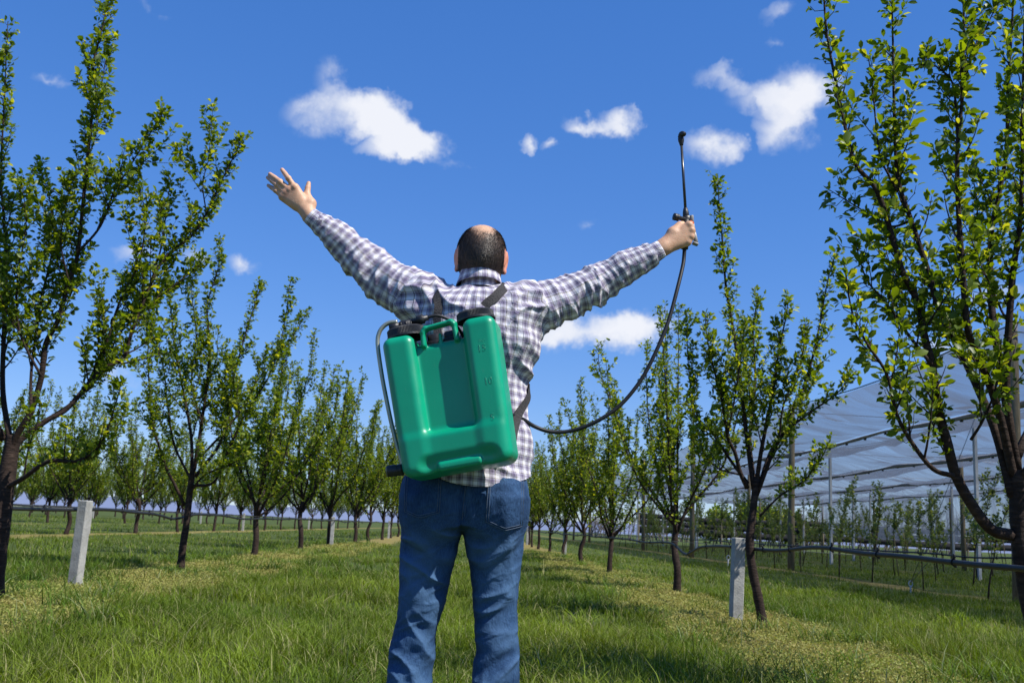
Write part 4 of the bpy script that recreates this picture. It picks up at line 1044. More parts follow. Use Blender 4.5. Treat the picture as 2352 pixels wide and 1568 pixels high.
mx2 = N(nt, 'ShaderNodeMixRGB', {0: at_.outputs['Fac'], 1: mx.outputs[0], 2: (.075, .150, .265, 1)})
nt.links.new(mx2.outputs[0], b.inputs['Base Color']); b.inputs['Roughness'].default_value = .88; b.inputs['Specular IOR Level'].default_value = .2
w1_ = N(nt, 'ShaderNodeTexNoise', {'Vector': tcn.outputs['Object'], 'Scale': 30, 'Detail': 4, 'Distortion': .6})
ad = N(nt, 'ShaderNodeMath', {0: n2_.outputs['Fac'], 1: .12, 2: w1_.outputs['Fac']}, operation='MULTIPLY_ADD')
bp = N(nt, 'ShaderNodeBump', {'Height': ad.outputs[0], 'Strength': .75, 'Distance': .008}); nt.links.new(bp.outputs[0], b.inputs['Normal'])
threadm = simple('jeans_thread', (.085, .12, .18), None, rough=.8)
hairm, nt, b, o = newmat('hair'); a = N(nt, 'ShaderNodeAttribute', attribute_name='Col'); nt.links.new(a.outputs['Color'], b.inputs['Base Color']); b.inputs['Roughness'].default_value = .5
leather = simple('dark_leather', (.03, .02, .014), (.05, .035, .025), 30, .5, .2, 90)

# ---------------------------------------------------------------- arms: axis (view px), sleeve radius (px), depth
LARM = [(992,712,58,.0),(965,692,57,.0),(940,676,55,.01),(909,660,48,.02),(876,636,43,.03),(838,606,38,.035),(815,583,37,.035),(787,555,35,.03),(766,538,30,.025),(739,517,23,.02),(712,496,20,.015)]
RARM = [(1186,716,60,.0),(1212,712,57,.0),(1238,706,53,.01),(1294,688,45,.02),(1334,669,41,.03),(1368,655,37,.035),(1392,639,37,.035),(1428,618,35,.03),(1460,602,31,.025),(1488,589,25,.02),(1518,572,21,.015)]
def axis(T): return np.array([W(x, y, d) for x, y, r, d in T]), np.array([r * PX for x, y, r, d in T])
LA, LR = axis(LARM); RA, RR = axis(RARM)
def along_axis(P, A):
    """nearest place on a polyline: arc length, distance, offset"""
    best = np.full(len(P), 1e9); s = np.zeros(len(P)); off = np.zeros((len(P), 3)); L = 0
    for i in range(len(A) - 1):
        ba = A[i + 1] - A[i]; l = np.linalg.norm(ba); h = np.clip(((P - A[i]) @ ba) / l ** 2, 0 if i else -.5, 1 if i < len(A) - 2 else 1.5); o = P - A[i] - h[:, None] * ba; d = np.linalg.norm(o, axis=1)
        m = d < best; best[m] = d[m]; s[m] = L + h[m] * l; off[m] = o[m]; L += l
    return s, best, off, L

# ---------------------------------------------------------------- shirt
hs_ = .004
lo = np.array([min(LA[:, 0]) - .08, BY - .20, W(1060, 1165)[2]]); hi = np.array([max(RA[:, 0]) + .08, BY + .21, W(712, 440)[2]])
G = Grid(np.arange(lo[0], hi[0], hs_), np.arange(lo[1], hi[1], hs_), np.arange(lo[2], hi[2], hs_))
TOR = [(1170,1064,157,.155),(1150,1064,156,.156),(1110,1066,154,.155),(1054,1070,149,.144),(1013,1073,146,.131),(980,1075,138,.121),(931,1080,126,.118),(897,1083,120,.118),(878,1085,124,.120),(849,1087,136,.124),(800,1090,149,.129),(769,1092,152,.130),(730,1094,146,.130),(710,1096,128,.122),(690,1098,100,.108),(672,1100,74,.088)]
zt = [W(x, y)[2] for y, x, r, d in TOR]; cx = [W(x, y)[0] for y, x, r, d in TOR]
G.column(zt, cx, BY + .015, [r * PX for y, x, r, d in TOR], [d for y, x, r, d in TOR], k=.03, e=2.25)
G.cap(W(1100, 715, .02), W(1102, 660, .014), .070, .050, .04)
G.cap(W(1095, 707, .01), W(1000, 697, .01), .056, .056, .045); G.cap(W(1100, 710, .01), W(1190, 706, .01), .056, .056, .045)
for A_, R_ in ((LA, LR), (RA, RR)):
    for i in range(len(A_) - 1): G.cap(A_[i], A_[i + 1], R_[i], R_[i + 1], .022 if i > 1 else .04)
G.ell(W(1040, 745, -.085), (.085, .035, .10), .05); G.ell(W(1150, 745, -.085), (.085, .035, .10), .05)      # shoulder blades
V, F = G.mesh(1); Nn = vnormals(V, F)
sl_, dl, ol, LL = along_axis(V, LA); sr_, dr, orr, RL = along_axis(V, RA)
isl = (sl_ > .07) & (dl < .085) & (V[:, 0] < cx[8] - .10); isr = (sr_ > .07) & (dr < .085) & (V[:, 0] > cx[8] + .13)
# folds: spiralling creases on the sleeves, drapes pulled from armpit to spine on the back
disp = np.zeros(len(V))
for sel, s, off, Ltot, sd_, sg in ((isl, sl_, ol, LL, 3, -1), (isr, sr_, orr, RL, 8, 1)):
    th = np.arctan2(off[:, 1], off[:, 2])
    q = np.stack([(s + .030 * np.sin(th * 1 + s * 9 + sd_) + .012 * np.sin(th * 2 + 1)) / .042, np.cos(th) * .55, np.sin(th) * .55], 1)
    r1 = ridge(q, sd_) ** 2.2; q2 = np.stack([(s + .02 * np.sin(th + 2)) / .018, np.cos(th) * 1.1, np.sin(th) * 1.1], 1); r2 = ridge(q2, sd_ + 1) ** 2
    el = np.exp(-((s - Ltot * .50) / .075) ** 2) + .6 * np.exp(-((s - .11) / .06) ** 2) + .35
    w = np.clip((s - .05) / .05, 0, 1)
    disp = np.where(sel, w * ((r1 - .36) * .0165 * el + (r2 - .4) * .0045), disp)
# blousing above the elbow, hard step as in a pushed-up sleeve
for sel, s, c0 in ((isl, sl_, .262), (isl, sl_, .20), (isr, sr_, .285), (isr, sr_, .215)):
    t = (s - c0) / .016; disp = np.where(sel, disp + .006 * np.exp(-np.maximum(t, 0) ** 2 * 4) * np.exp(-np.minimum(t, 0) ** 2 * .12), disp)
bt = ~(isl | isr); x, y, z = V.T
cxz = np.interp(z, np.array(zt)[::-1] if zt[0] > zt[-1] else zt, np.array(cx)[::-1] if zt[0] > zt[-1] else cx)
u_ = (x - cxz); sgn = np.sign(u_)
ang = np.stack([(z - .9 * np.abs(u_) * 1.0 + .02 * np.sin(x * 40)) / .040, u_ / .16, y / .2], 1); rb = ridge(ang, 21) ** 2
ang2 = np.stack([(u_ + .18 * (z - 1.3)) / .030, z / .16, y / .2], 1); rb2 = ridge(ang2, 22) ** 2
ang3 = np.stack([(z + .35 * u_) / .055, u_ / .22, y / .2], 1); rb3 = ridge(ang3, 23) ** 2.5
zs_, zw = W(1090, 760)[2], W(1080, 980)[2]
up_ = np.clip((z - zs_ + .12) / .14, 0, 1); low = 1 - up_; side = np.clip(np.abs(u_) / .16, 0, 1)
disp = np.where(bt, up_ * ((rb - .38) * .014 * (.4 + side) + (rb2 - .38) * .011 * (1 - side * .6)) + low * ((rb3 - .35) * .015 * (.35 + side) + (rb2 - .38) * .007), disp)
hm0 = W(1066, 1119)[2] + .042 * np.clip(np.abs(V[:, 0] - W(1100, 1119)[0]) / .155, 0, 1.1) ** 2.6
disp *= np.where(bt, np.clip((V[:, 2] - hm0) / .07, .12, 1), 1)
V = V + Nn * disp[:, None]; V = laplace(V, F, .28)
# trim: cuffs, hem, collar hole (edge vertices snapped onto the cut)
sl_, dl, ol, _ = along_axis(V, LA); sr_, dr, orr, _ = along_axis(V, RA)
hemz = W(1066, 1119)[2] + .042 * np.clip(np.abs(V[:, 0] - W(1100, 1119)[0]) / .155, 0, 1.1) ** 2.6
cutv = np.minimum(np.minimum(np.where(dl < .07, LL - .030 - sl_, 1), np.where(dr < .07, RL - .030 - sr_, 1)), V[:, 2] - hemz)
top = W(1102, 646)[2] - V[:, 2] + .25 * (np.abs(V[:, 1] - BY)); hole = np.where(np.hypot(V[:, 0] - W(1102, 640)[0], V[:, 1] - BY - .01) < .058, top, 1)
cutv = np.minimum(cutv, hole)
keep = (cutv[F] > 0).any(1); F = F[keep]
edge = cutv < 0; V[edge & (V[:, 2] < hemz), 2] = hemz[edge & (V[:, 2] < hemz)]
fc = V[F].mean(1); fl = isl[F].sum(1) > 2; fr_ = isr[F].sum(1) > 2
def arm_uv(P, s, off, R0=.05):
    th = np.arctan2(off[:, 1], -off[:, 2] * 1.0); return np.stack([s, th * R0], 1)
ul, ur = arm_uv(V, sl_, ol), arm_uv(V, sr_, orr)
cxv = np.interp(V[:, 2], np.sort(zt), np.array(cx)[np.argsort(zt)])
ub = np.stack([np.arctan2(V[:, 0] - cxv, -(V[:, 1] - BY - .015) + .02) * .150, V[:, 2] + .06 * np.abs(V[:, 0] - cxv)], 1)
uv = ub[F].copy(); uv[fl] = ul[F[fl]]; uv[fr_] = ur[F[fr_]]
# avoid the wrap seam inside one face
for q in (fl, fr_):
    w = uv[q][:, :, 1]; m = (w.max(1) - w.min(1)) > .12; w2 = np.where((w < 0) & m[:, None], w + 2 * np.pi * .05, w); tmp = uv[q]; tmp[:, :, 1] = w2; uv[q] = tmp
used = np.unique(F); rem = np.full(len(V), -1); rem[used] = np.arange(len(used)); Vs, Fs = V[used], rem[F]
shirt = pmk('shirt', Vs, Fs, plaid, uv=uv.reshape(-1, 2))
md = shirt.modifiers.new('thick', 'SOLIDIFY'); md.thickness = .0022; md.offset = -1
shirt_bvh = BVHTree.FromPolygons([tuple(v) for v in Vs], [tuple(f) for f in Fs])

def band(c, ax, prof, n=40, e1=None, flat=1.0, wob=.0):
    """lathe ring round axis with (along, across) uv"""
    z_ = unit(np.array(ax, float)); x_ = unit(np.cross((0, 1., 0), z_)); y_ = np.cross(z_, x_); th = np.linspace(0, 2 * np.pi, n + 1)
    V, UV = [], []; acc_ = 0
    for i, (r, h) in enumerate(prof):
        if i: acc_ += math.hypot(r - prof[i - 1][0], h - prof[i - 1][1])
        rr = r * (1 + wob * np.sin(th * 3 + h * 60))
        V.append(np.array(c) + np.outer(rr * np.cos(th), x_) + np.outer(rr * np.sin(th) * flat, y_) + z_ * h); UV.append(np.stack([np.full(n + 1, acc_), th * prof[0][0]], 1))
    V = np.concatenate(V); UV = np.concatenate(UV); F = []
    for i in range(len(prof) - 1):
        k_ = np.arange(n); F.append(np.stack([i * (n + 1) + k_, i * (n + 1) + k_ + 1, (i + 1) * (n + 1) + k_ + 1, (i + 1) * (n + 1) + k_], 1))
    return V, np.concatenate(F), UV
for A_, R_ in ((LA, LR), (RA, RR)):
    ax = unit(A_[-1] - A_[-2]); r = R_[-1]
    Vb, Fb, Ub = band(A_[-1] - ax * .052, ax, [(r * 1.0, -.004), (r + .006, -.001), (r + .0075, .010), (r + .0035, .030), (r + .0015, .0505), (r + .0002, .053), (r - .003, .052), (r - .003, .0)], 44, flat=1.05, wob=.02)
    pmk('cuff', Vb, Fb, plaid, shirt, uv=Ub)
    bt_ = MB(); c = A_[-1] - ax * .026 + np.array([0, -.001, -r - .003]); bt_.lathe([(.0005, 0), (.0048, 0), (.0055, .001), (.004, .002), (.0005, .0016)], Mz(c, (0, -.3, -1)), 12)
    o_ = bt_.build('button', simple('button', (.05, .04, .08), None, rough=.3), shirt); o_.location = -PO
# collar: a stand and a folded leaf, higher at the back
n = 48; th = np.linspace(R(-158), R(158), n); cc = W(1102, 631, .014); rows = []
for r, h in ((.066, -.045), (.060, .0), (.0575, .020), (.0585, .026), (.0625, .027), (.0672, .016), (.073, -.006), (.079, -.023), (.079, -.0255), (.0765, -.0245)):
    back = (1 + np.cos(th)) / 2; dz = -.034 * (1 - back) ** 1.3
    wv = .0015 * np.sin(th * 4 + 1)
    rows.append(np.stack([cc[0] + (r * .93 + wv) * np.sin(th), cc[1] - (r * 1.12 + wv) * np.cos(th), cc[2] + h * (1 + .12 * np.cos(th)) + dz + .0045 * np.sin(th)], 1))
Vc = np.concatenate(rows); k_ = np.arange(n - 1); Fc = np.concatenate([np.stack([i * n + k_, i * n + k_ + 1, (i + 1) * n + k_ + 1, (i + 1) * n + k_], 1) for i in range(len(rows) - 1)])
hh_ = np.cumsum([0, .045, .02, .006, .004, .012, .022, .016, .002, .003]); Uc = np.concatenate([np.stack([th * .066, np.full(n, v)], 1) for v in hh_])
pmk('collar', Vc, Fc, plaid, shirt, uv=Uc)

# ---------------------------------------------------------------- jeans
LO = [(1150,926),(1213,922),(1313,919),(1396,916),(1453,905),(1493,896),(1568,891),(1700,886),(1790,884)]
LI_ = [(1150,1068),(1210,1060),(1253,1050),(1313,1035),(1380,1020),(1440,1001),(1479,996),(1568,991),(1700,985),(1790,980)]
RI_ = [(1150,1058),(1210,1062),(1233,1067),(1280,1075),(1346,1084),(1413,1089),(1463,1092),(1503,1094),(1522,1088),(1568,1086),(1700,1090),(1790,1092)]
RO = [(1150,1208),(1213,1204),(1280,1197),(1363,1190),(1396,1187),(1466,1187),(1483,1191),(1568,1192),(1700,1196),(1790,1198)]
G = Grid(np.arange(W(860, 1400)[0], W(1240, 1400)[0], .004), np.arange(BY - .19, BY + .2, .004), np.arange(.02, 1.06, .004))
HIP = [(1050,1071,132,.112),(1084,1069,134,.116),(1120,1067,138,.120),(1147,1067,139,.122),(1180,1065,140,.122),(1207,1063,139,.116)]
G.column([W(x, y)[2] for y, x, r, d in HIP], [W(x, y)[0] for y, x, r, d in HIP], BY + .008, [r * PX for y, x, r, d in HIP], [d for *_, d in HIP], k=.02, e=2.35)
ys_ = np.arange(1150, 1840, 12.0)
for o_, i_ in ((LO, LI_), (RO, RI_)):
    a_ = np.interp(ys_, *zip(*o_)); b_ = np.interp(ys_, *zip(*i_)); mid = (a_ + b_) / 2; hw = np.abs(a_ - b_) / 2 * PX
    zt_ = np.array([W(m_, y_)[2] for m_, y_ in zip(mid, ys_)]); xc = np.array([W(m_, y_)[0] for m_, y_ in zip(mid, ys_)])
    kn = np.exp(-((ys_ - 1400) / 120) ** 2)
    G.column(zt_, xc, BY + .008 + .018 * kn, hw, hw * (1.12 + .18 * np.clip((1260 - ys_) / 100, 0, 1) * 1.0), k=.016, e=2.15)
G.ell(W(998, 1150, -.052), (.090, .076, .10), .05); G.ell(W(1136, 1150, -.052), (.090, .076, .10), .05)
V, F = G.mesh(1); Nn = vnormals(V, F); x, y, z = V.T
leg = np.where(x < W(1063, 1250)[0], 0.0, 1.0); zk = W(1000, 1410)[2]; zb = W(1000, 1235)[2]
ctr = np.where(leg > .5, W(1138, 1400)[0], W(965, 1400)[0]); dx = x - ctr
q1 = np.stack([(z + .35 * dx * np.where(leg > .5, -1, 1) + .015 * np.sin(dx * 30 + leg * 2)) / .048, dx / .16 + leg * 5, y / .15], 1); r1 = ridge(q1, 31) ** 2.6
q2 = np.stack([(z - .5 * dx) / .024, dx / .07 + leg * 9, y / .1], 1); r2 = ridge(q2, 33) ** 2
q3 = np.stack([(dx + .15 * z) / .05, z / .25, y / .1 + leg * 4], 1); r3 = ridge(q3, 35) ** 2
kn = np.exp(-((z - zk) / .13) ** 2); bt_ = np.exp(-((z - zb + .03) / .045) ** 2); lowl = np.clip((zk - z) / .2, 0, 1)
bk = np.clip((BY + .005 - y) / .06, .12, 1)
disp = bk * (kn * ((r1 - .3) * .017 + (r2 - .4) * .004) + bt_ * ((r1 - .35) * .014) + lowl * ((r1 - .35) * .013 + (r2 - .4) * .003)) + (r3 - .4) * .0045 + (r2 - .4) * .002
seam = np.exp(-((x - W(1062, 1150)[0] - .0) / .006) ** 2) * (z > W(1060, 1215)[2]) * (y < BY); disp -= seam * .004
V = V + Nn * disp[:, None] * 1.15; V = laplace(V, F, .15)
fade = np.clip(np.exp(-((z - W(1000, 1300)[2]) / .10) ** 2) * np.exp(-(dx / .05) ** 2) * .5 + np.clip(disp / .006, 0, 1) * .35, 0, .7)
jeans = pmk('jeans', V, F, denim, colr=np.stack([fade] * 3, 1))
jb = BVHTree.FromPolygons([tuple(v) for v in V], [tuple(f) for f in F])
def on_jeans(px, py, out):
    p = W(px, py); h = jb.ray_cast(Vector((p[0], 2.4, p[2])), Vector((0, 1, 0))); q = np.array(h[0]) if h[0] else np.array(p); n_ = np.array(h[1]) if h[0] else np.array((0, -1., 0))
    if n_[1] > 0: n_ = -n_
    return q + n_ * out
def patch(corners, n_, m_, out, name, parent, mat):
    """cloth patch sewn on: bilinear grid of view points laid on the jeans, thick edge"""
    c = np.array(corners, float); V = []
    for i in range(n_):
        for j in range(m_):
            s, t = i / (n_ - 1), j / (m_ - 1); tp = c[0] * (1 - s) + c[1] * s; bt2 = np.array([np.interp(s, (0, .5, 1), (c[3][a], c[4][a], c[2][a])) for a in (0, 1)]); p = tp * (1 - t) + bt2 * t
            e = i in (0, n_ - 1) or j in (0, m_ - 1); V.append(on_jeans(p[0], p[1], -.002 if e else out))
    I = np.arange(n_ * m_).reshape(n_, m_); F = np.stack([I[:-1, :-1].ravel(), I[1:, :-1].ravel(), I[1:, 1:].ravel(), I[:-1, 1:].ravel()], 1)
    o_ = pmk(name, V, F, mat, parent); bd = []
    for ins, wd in ((.045, .0008), (.10, .0007)):
        loop = []
        for i in np.linspace(0, 1, 40):                   # left side, bottom, right side (open top)
            s, t = (ins, i * 3) if i < 1 / 3 else ((ins + (i - 1 / 3) * 3 * (1 - 2 * ins), 1) if i < 2 / 3 else (1 - ins, (1 - i) * 3))
            t = min(t, 1 - ins * .8); tp = c[0] * (1 - s) + c[1] * s; bt2 = np.array([np.interp(s, (0, .5, 1), (c[3][a], c[4][a], c[2][a])) for a in (0, 1)]); p = tp * (1 - t) + bt2 * t; loop.append(on_jeans(p[0], p[1], out + .0006))
        bd.append((np.array(loop), wd))
    m = MB()
    for l, wd in bd: m.tube(l - PO, wd, 4)
    s_ = m.build('stitching', threadm, o_)
def j4(cx, cy): return ((930 + cx / 2.765) / 1.08844, (1140 + cy / 2.765) / 1.08844)
patch([j4(790, 195), j4(1045, 172), j4(1035, 488), j4(772, 455), j4(910, 520)], 22, 24, .0035, 'pocket', jeans, denim)
patch([j4(240, 120), j4(500, 165), j4(487, 395), j4(236, 388), j4(340, 436)], 22, 24, .0035, 'pocket', jeans, denim)
m = MB(); l = np.array([on_jeans(*j4(650 - .1 * (t - 200), t), .0012) for t in np.linspace(150, 440, 24)]); m.tube(l - PO, .0009, 4); m.tube(l - PO + [.006, 0, 0], .0008, 4); m.build('seam_stitching', threadm, jeans)
# shoes (below the frame, in the grass)
for px_, s in ((935, -1), (1144, 1)):
    f0 = W(px_, 1790); G = Grid(np.arange(f0[0] - .09, f0[0] + .09, .005), np.arange(BY - .13, BY + .28, .005), np.arange(-.01, .16, .005)); c = np.array([f0[0], BY, 0])
    G.ell(c + [0, -.03, .055], (.045, .07, .065), .02); G.ell(c + [.012 * s, .10, .04], (.05, .12, .05), .03); G.cap(c + [0, -.0, .06], c + [0, 0, .13], .045, .045, .02); G.rbox(c + [-.045, -.095, 0.0], c + [.05, .21, .028], .012, .01)
    v_, f_ = G.mesh(1); v_[:, 2] = np.maximum(v_[:, 2], .002); pmk('shoe', v_, f_, leather)

# ---------------------------------------------------------------- body: one skin surface (head, neck, trunk, arms, hands, legs)
fine = .0024
def cat(*segs):
    out = []
    for a_, b_, h_ in segs: out.append(np.arange(a_, b_, h_))
    return np.unique(np.round(np.concatenate(out), 5))
lh = W(600, 400)[0] - .015; lh2 = W(735, 500)[0]; rh = W(1500, 560)[0]; rh2 = W(1620, 540)[0] + .015; hx0, hx1 = W(1040, 600)[0] - .01, W(1172, 600)[0] + .01; zf = W(1100, 670)[2]
G = Grid(cat((lh, lh2, fine), (lh2, hx0, .009), (hx0, hx1, .003), (hx1, rh, .009), (rh, rh2, fine)), cat((BY - .14, BY - .075, .005), (BY - .075, BY + .13, fine), (BY + .13, BY + .20, .005)), cat((.06, zf - .15, .011), (zf - .15, zf, .006), (zf, W(650, 378)[2] + .02, fine)))
G.column([zz for zz in zt], cx, BY + .012, [min(r * PX - .022, .17) for y_, x_, r, d in TOR], [min(d - .022, .098) for y_, x_, r, d in TOR], k=.02)
for px_ in (985, 1136):
    G.cap(W(px_ + 10, 1190), W(px_ - (985 - 960 if px_ < 1000 else -10), 1440), .052, .036, .03); G.cap(W(958 if px_ < 1000 else 1146, 1440), W(938 if px_ < 1000 else 1142, 1770), .036, .030, .02)
for A_, R_ in ((LA, LR), (RA, RR)):
    for i in range(len(A_) - 1): G.cap(A_[i], A_[i + 1], R_[i] * .70, max(R_[i + 1] * .70, .021), .02)
H = W(1106, 578, .012)
G.ell(H, (.0775, .096, .0855), .0); G.ell(H + [0, -.030, -.020], (.066, .066, .066), .03); G.ell(H + [0, .045, -.070], (.058, .060, .070), .04); G.ell(H + [0, .075, -.115], (.028, .030, .026), .03)
G.cap(W(1103, 700, .022), H + [0, .005, -.06], .062, .056, .03)
G.cap(H + [0, .098, -.025], H + [0, .122, -.062], .010, .015, .018); G.ell(H + [0, .108, -.085], (.026, .012, .008), .006); G.ell(H + [0, .104, -.100], (.022, .012, .009), .006)
for s in (-1, 1):
    G.ell(H + [s * .030, .098, -.018], (.017, .016, .012), .012, carve=True); G.ell(H + [s * .030, .082, -.018], (.013, .013, .012), .003)
    er = np.array(Euler((R(-10), R(s * 6), R(-s * 24))).to_matrix())
    ec = H + np.array([s * .0775, .010, -.030]); G.ell(ec, (.0075, .021, .033), .008, rot=er); G.ell(ec + er @ np.array([s * .005, -.013, .008]), (.006, .008, .026), .005, rot=er)
    G.ell(ec + er @ np.array([s * .008, .006, .002]), (.006, .012, .020), .005, rot=er, carve=True); G.ell(ec + [0, 0, -.030], (.007, .010, .010), .006)
# left hand, open, its back to the camera
WL = W(708, 489, .015)
G.cap(LA[-1], WL, .0255, .0235, .015); 
FL = [((677,431),(648,390),.0088,.0068,-.004),((665,437),(620,400),.0090,.0068,.0),((656,444),(615,408),.0086,.0064,.004),((650,452),(616,426),.0078,.0058,.008)]
wr = W(706, 486, .016)
for (k0, k1, ra, rb_, dd) in FL:
    a_, b_ = W(*k0, .012 + dd), W(*k1, .030 + dd); G.cap(wr, a_, .0175, .0125, .012, sq=(1, .85, 1)); G.cap(wr + (a_ - wr) * .45, a_, .0155, .0118, .012, sq=(1, .85, 1))
    mid1 = a_ + (b_ - a_) * .46 + [0, -.010, 0]; mid2 = a_ + (b_ - a_) * .75 + [0, -.006, 0]
    G.ell(a_ + [0, -.006, 0], (.010, .009, .010), .006); G.cap(a_, mid1, ra + .0012, ra, .0025); G.cap(mid1, mid2, ra, ra * .9, .002); G.cap(mid2, b_, ra * .9, rb_, .002); G.ell(mid1 + [0, -.002, 0], (ra + .0008,) * 3, .003)
tb = [W(713, 468, .022), W(705, 446, .030), W(707, 432, .034), W(709, 421, .038)]
G.cap(wr, tb[0], .018, .017, .012); G.cap(tb[0], tb[1], .0165, .0115, .008); G.cap(tb[1], tb[2], .0110, .0095, .003); G.cap(tb[2], tb[3], .0095, .0072, .002)
G.cap(W(690, 455, .028), tb[0], .013, .014, .014)
# right hand, fist round the spray handle
WR = W(1524, 568, .015); G.cap(RA[-1], WR, .0255, .0245, .015)
kn = [((1585, 517), .0), ((1590, 530), .001), ((1588, 544), .003), ((1581, 557), .006)]
for i, ((kx, ky), dd) in enumerate(kn):
    a_ = W(kx - 3, ky, .014 + dd); G.cap(WR, a_, .0195, .0135, .014, sq=(1, .9, 1)); G.ell(a_ + [.001, -.004, 0], (.0115, .0115, .0105), .006)
    p1 = W(kx + 1 - i, ky + 1, .050); p2 = W(kx - 16 - i, ky + 2, .066); p3 = W(kx - 30 - i, ky + 4, .046)
    r_ = .0098 - .0006 * (i == 3); G.cap(a_, p1, .0115, r_, .003); G.cap(p1, p2, r_, r_ * .95, .002); G.cap(p2, p3, r_ * .92, r_ * .8, .002)
th_ = [W(1545, 535, .018), W(1561, 517, .028), W(1572, 512, .046), W(1583, 513, .056)]
G.cap(WR, th_[0], .019, .018, .014); G.cap(th_[0], th_[1], .0175, .0125, .010); G.cap(th_[1], th_[2], .0115, .0102, .003); G.cap(th_[2], th_[3], .0102, .0078, .002)
V, F = G.mesh(1)
rel = (V - H) / np.array([.0775, .096, .0855]); hd = (np.linalg.norm(V - H, axis=1) < .16) & (V[:, 2] > H[2] - .095)
nv = vnoise(V / .012, 41); bz = .36 + .62 * np.clip(np.abs(rel[:, 0] - .03) / .62, 0, 1.2) ** 2.2 - .25 * np.clip(rel[:, 1] + .2, 0, 1)
bald = np.clip((rel[:, 2] - bz + (nv - .5) * .22) / .55 + .45, 0, 1)
hl = -1.08 + .10 * np.abs(rel[:, 0]); front_ = np.clip((rel[:, 1] - .28 - .25 * np.clip(rel[:, 2], -1, 1)) / .12, 0, 1); nape = np.clip((rel[:, 2] - hl) / .22, 0, 1)
ear = (np.abs(V[:, 0] - H[0]) > .074) & (V[:, 2] < H[2] + .006)
hm = np.where(hd & ~ear, (1 - bald) * nape * (1 - front_), 0)
sk = np.array([.56, .345, .215]) * np.ones((len(V), 1)); sk[ear & hd] = (.60, .26, .16)
kn2 = vnoise(V / .03, 43)[:, None]; sk = sk * (.92 + .14 * kn2)
for (k0, k1, ra, rb_, dd) in FL:
    tip = W(*k1, .03 + dd); w_ = np.exp(-((np.linalg.norm(V - tip, axis=1) / .010) ** 2))[:, None] * .7; sk = sk * (1 - w_) + w_ * np.array([.60, .36, .30])
    kp = W(*k0, .0); w_ = np.exp(-((np.linalg.norm(V - kp, axis=1) / .014) ** 2))[:, None] * .4; sk = sk * (1 - w_) + w_ * np.array([.46, .22, .15])
mouth = hd & (V[:, 1] > H[1] + .10) & (np.abs(V[:, 2] - H[2] + .092) < .012); sk[mouth] = (.40, .15, .12)
eye = hd & (V[:, 1] > H[1] + .086) & (np.abs(np.abs(V[:, 0] - H[0]) - .03) < .011) & (np.abs(V[:, 2] - H[2] + .018) < .006); sk[eye] = (.6, .58, .55)
cB = sk * (1 - hm[:, None] * .90) + hm[:, None] * .90 * np.array([.055, .040, .031])
body = pmk('body', V, F, skin, colr=cB)
# short cropped hair
g = np.random.default_rng(5); fc = V[F].mean(1); fn = np.cross(V[F[:, 2]] - V[F[:, 0]], V[F[:, 3]] - V[F[:, 1]]); ar = np.linalg.norm(fn, axis=1); fn /= ar[:, None] + 1e-12
p_ = ar * hm[F].mean(1) ** 2.0; p_[V[F][:, :, 2].mean(1) < H[2] - .09] = 0; p_ /= p_.sum(); pick = g.choice(len(F), 15000, p=p_)
w4 = g.dirichlet((1, 1, 1, 1), len(pick)); p0 = (V[F[pick]] * w4[:, :, None]).sum(1); n_ = fn[pick]
cr = H + np.array([.012, .03, .075]); dn = p0 - cr; dn -= n_ * (dn * n_).sum(1)[:, None]; dn /= np.linalg.norm(dn, axis=1)[:, None] + 1e-9
d_ = unit(dn + 0) if False else dn + n_ * .42 + g.normal(0, .22, dn.shape); d_ /= np.linalg.norm(d_, axis=1)[:, None]; s_ = np.cross(d_, n_); L_ = g.uniform(.004, .0085, len(pick))[:, None]
Vh = np.stack([p0 - s_ * .0006, p0 + s_ * .0006, p0 + d_ * L_], 1).reshape(-1, 3); ch = np.array([.030, .022, .017]) * g.uniform(.5, 1.9, (len(pick), 1)) + (g.random((len(pick), 1)) < .03) * .08
pmk('hair', Vh, np.arange(len(Vh)).reshape(-1, 3), hairm, smooth=False, colr=np.repeat(ch, 3, 0))

# ================================================================ straps of the sprayer, laid over the shirt
def strap(pts, proj, name, width=.026):
    P = spline(pts, 8); V = []; n_ = len(P); pj = np.interp(np.linspace(0, 1, n_), np.linspace(0, 1, len(proj)), proj); Q, NN = [], []
    for p, f_ in zip(P, pj):
        h = shirt_bvh.find_nearest(Vector(p)); q, nn = np.array(h[0]), np.array(h[1])
        if np.dot(nn, p - np.array([W(1090, 800)[0], BY, p[2]])) < 0: nn = -nn
        Q.append((q + nn * .0085) * f_ + p * (1 - f_)); NN.append(nn)
    Q = laplace_line(np.array(Q), 3); NN = laplace_line(np.array(NN), 6); T = np.gradient(Q, axis=0); T /= np.linalg.norm(T, axis=1)[:, None]; Wd = np.cross(T, NN); Wd /= np.linalg.norm(Wd, axis=1)[:, None]; NN = np.cross(Wd, T)
    V = np.stack([Q - Wd * width / 2 - NN * .001, Q - Wd * width / 2 + NN * .001, Q + Wd * width / 2 + NN * .001, Q + Wd * width / 2 - NN * .001], 1).reshape(-1, 3)
    F = np.concatenate([np.stack([i * 4 + np.arange(4), i * 4 + (np.arange(4) + 1) % 4, (i + 1) * 4 + (np.arange(4) + 1) % 4, (i + 1) * 4 + np.arange(4)], 1) for i in range(n_ - 1)])
    o_ = mk(name, V, F, strapm, None, smooth=False); bpy.context.view_layer.update(); o_.parent = spr; o_.matrix_parent_inverse = spr.matrix_world.inverted()
def laplace_line(Q, it):
    for _ in range(it): Q[1:-1] = .5 * Q[1:-1] + .25 * (Q[:-2] + Q[2:])
    return Q
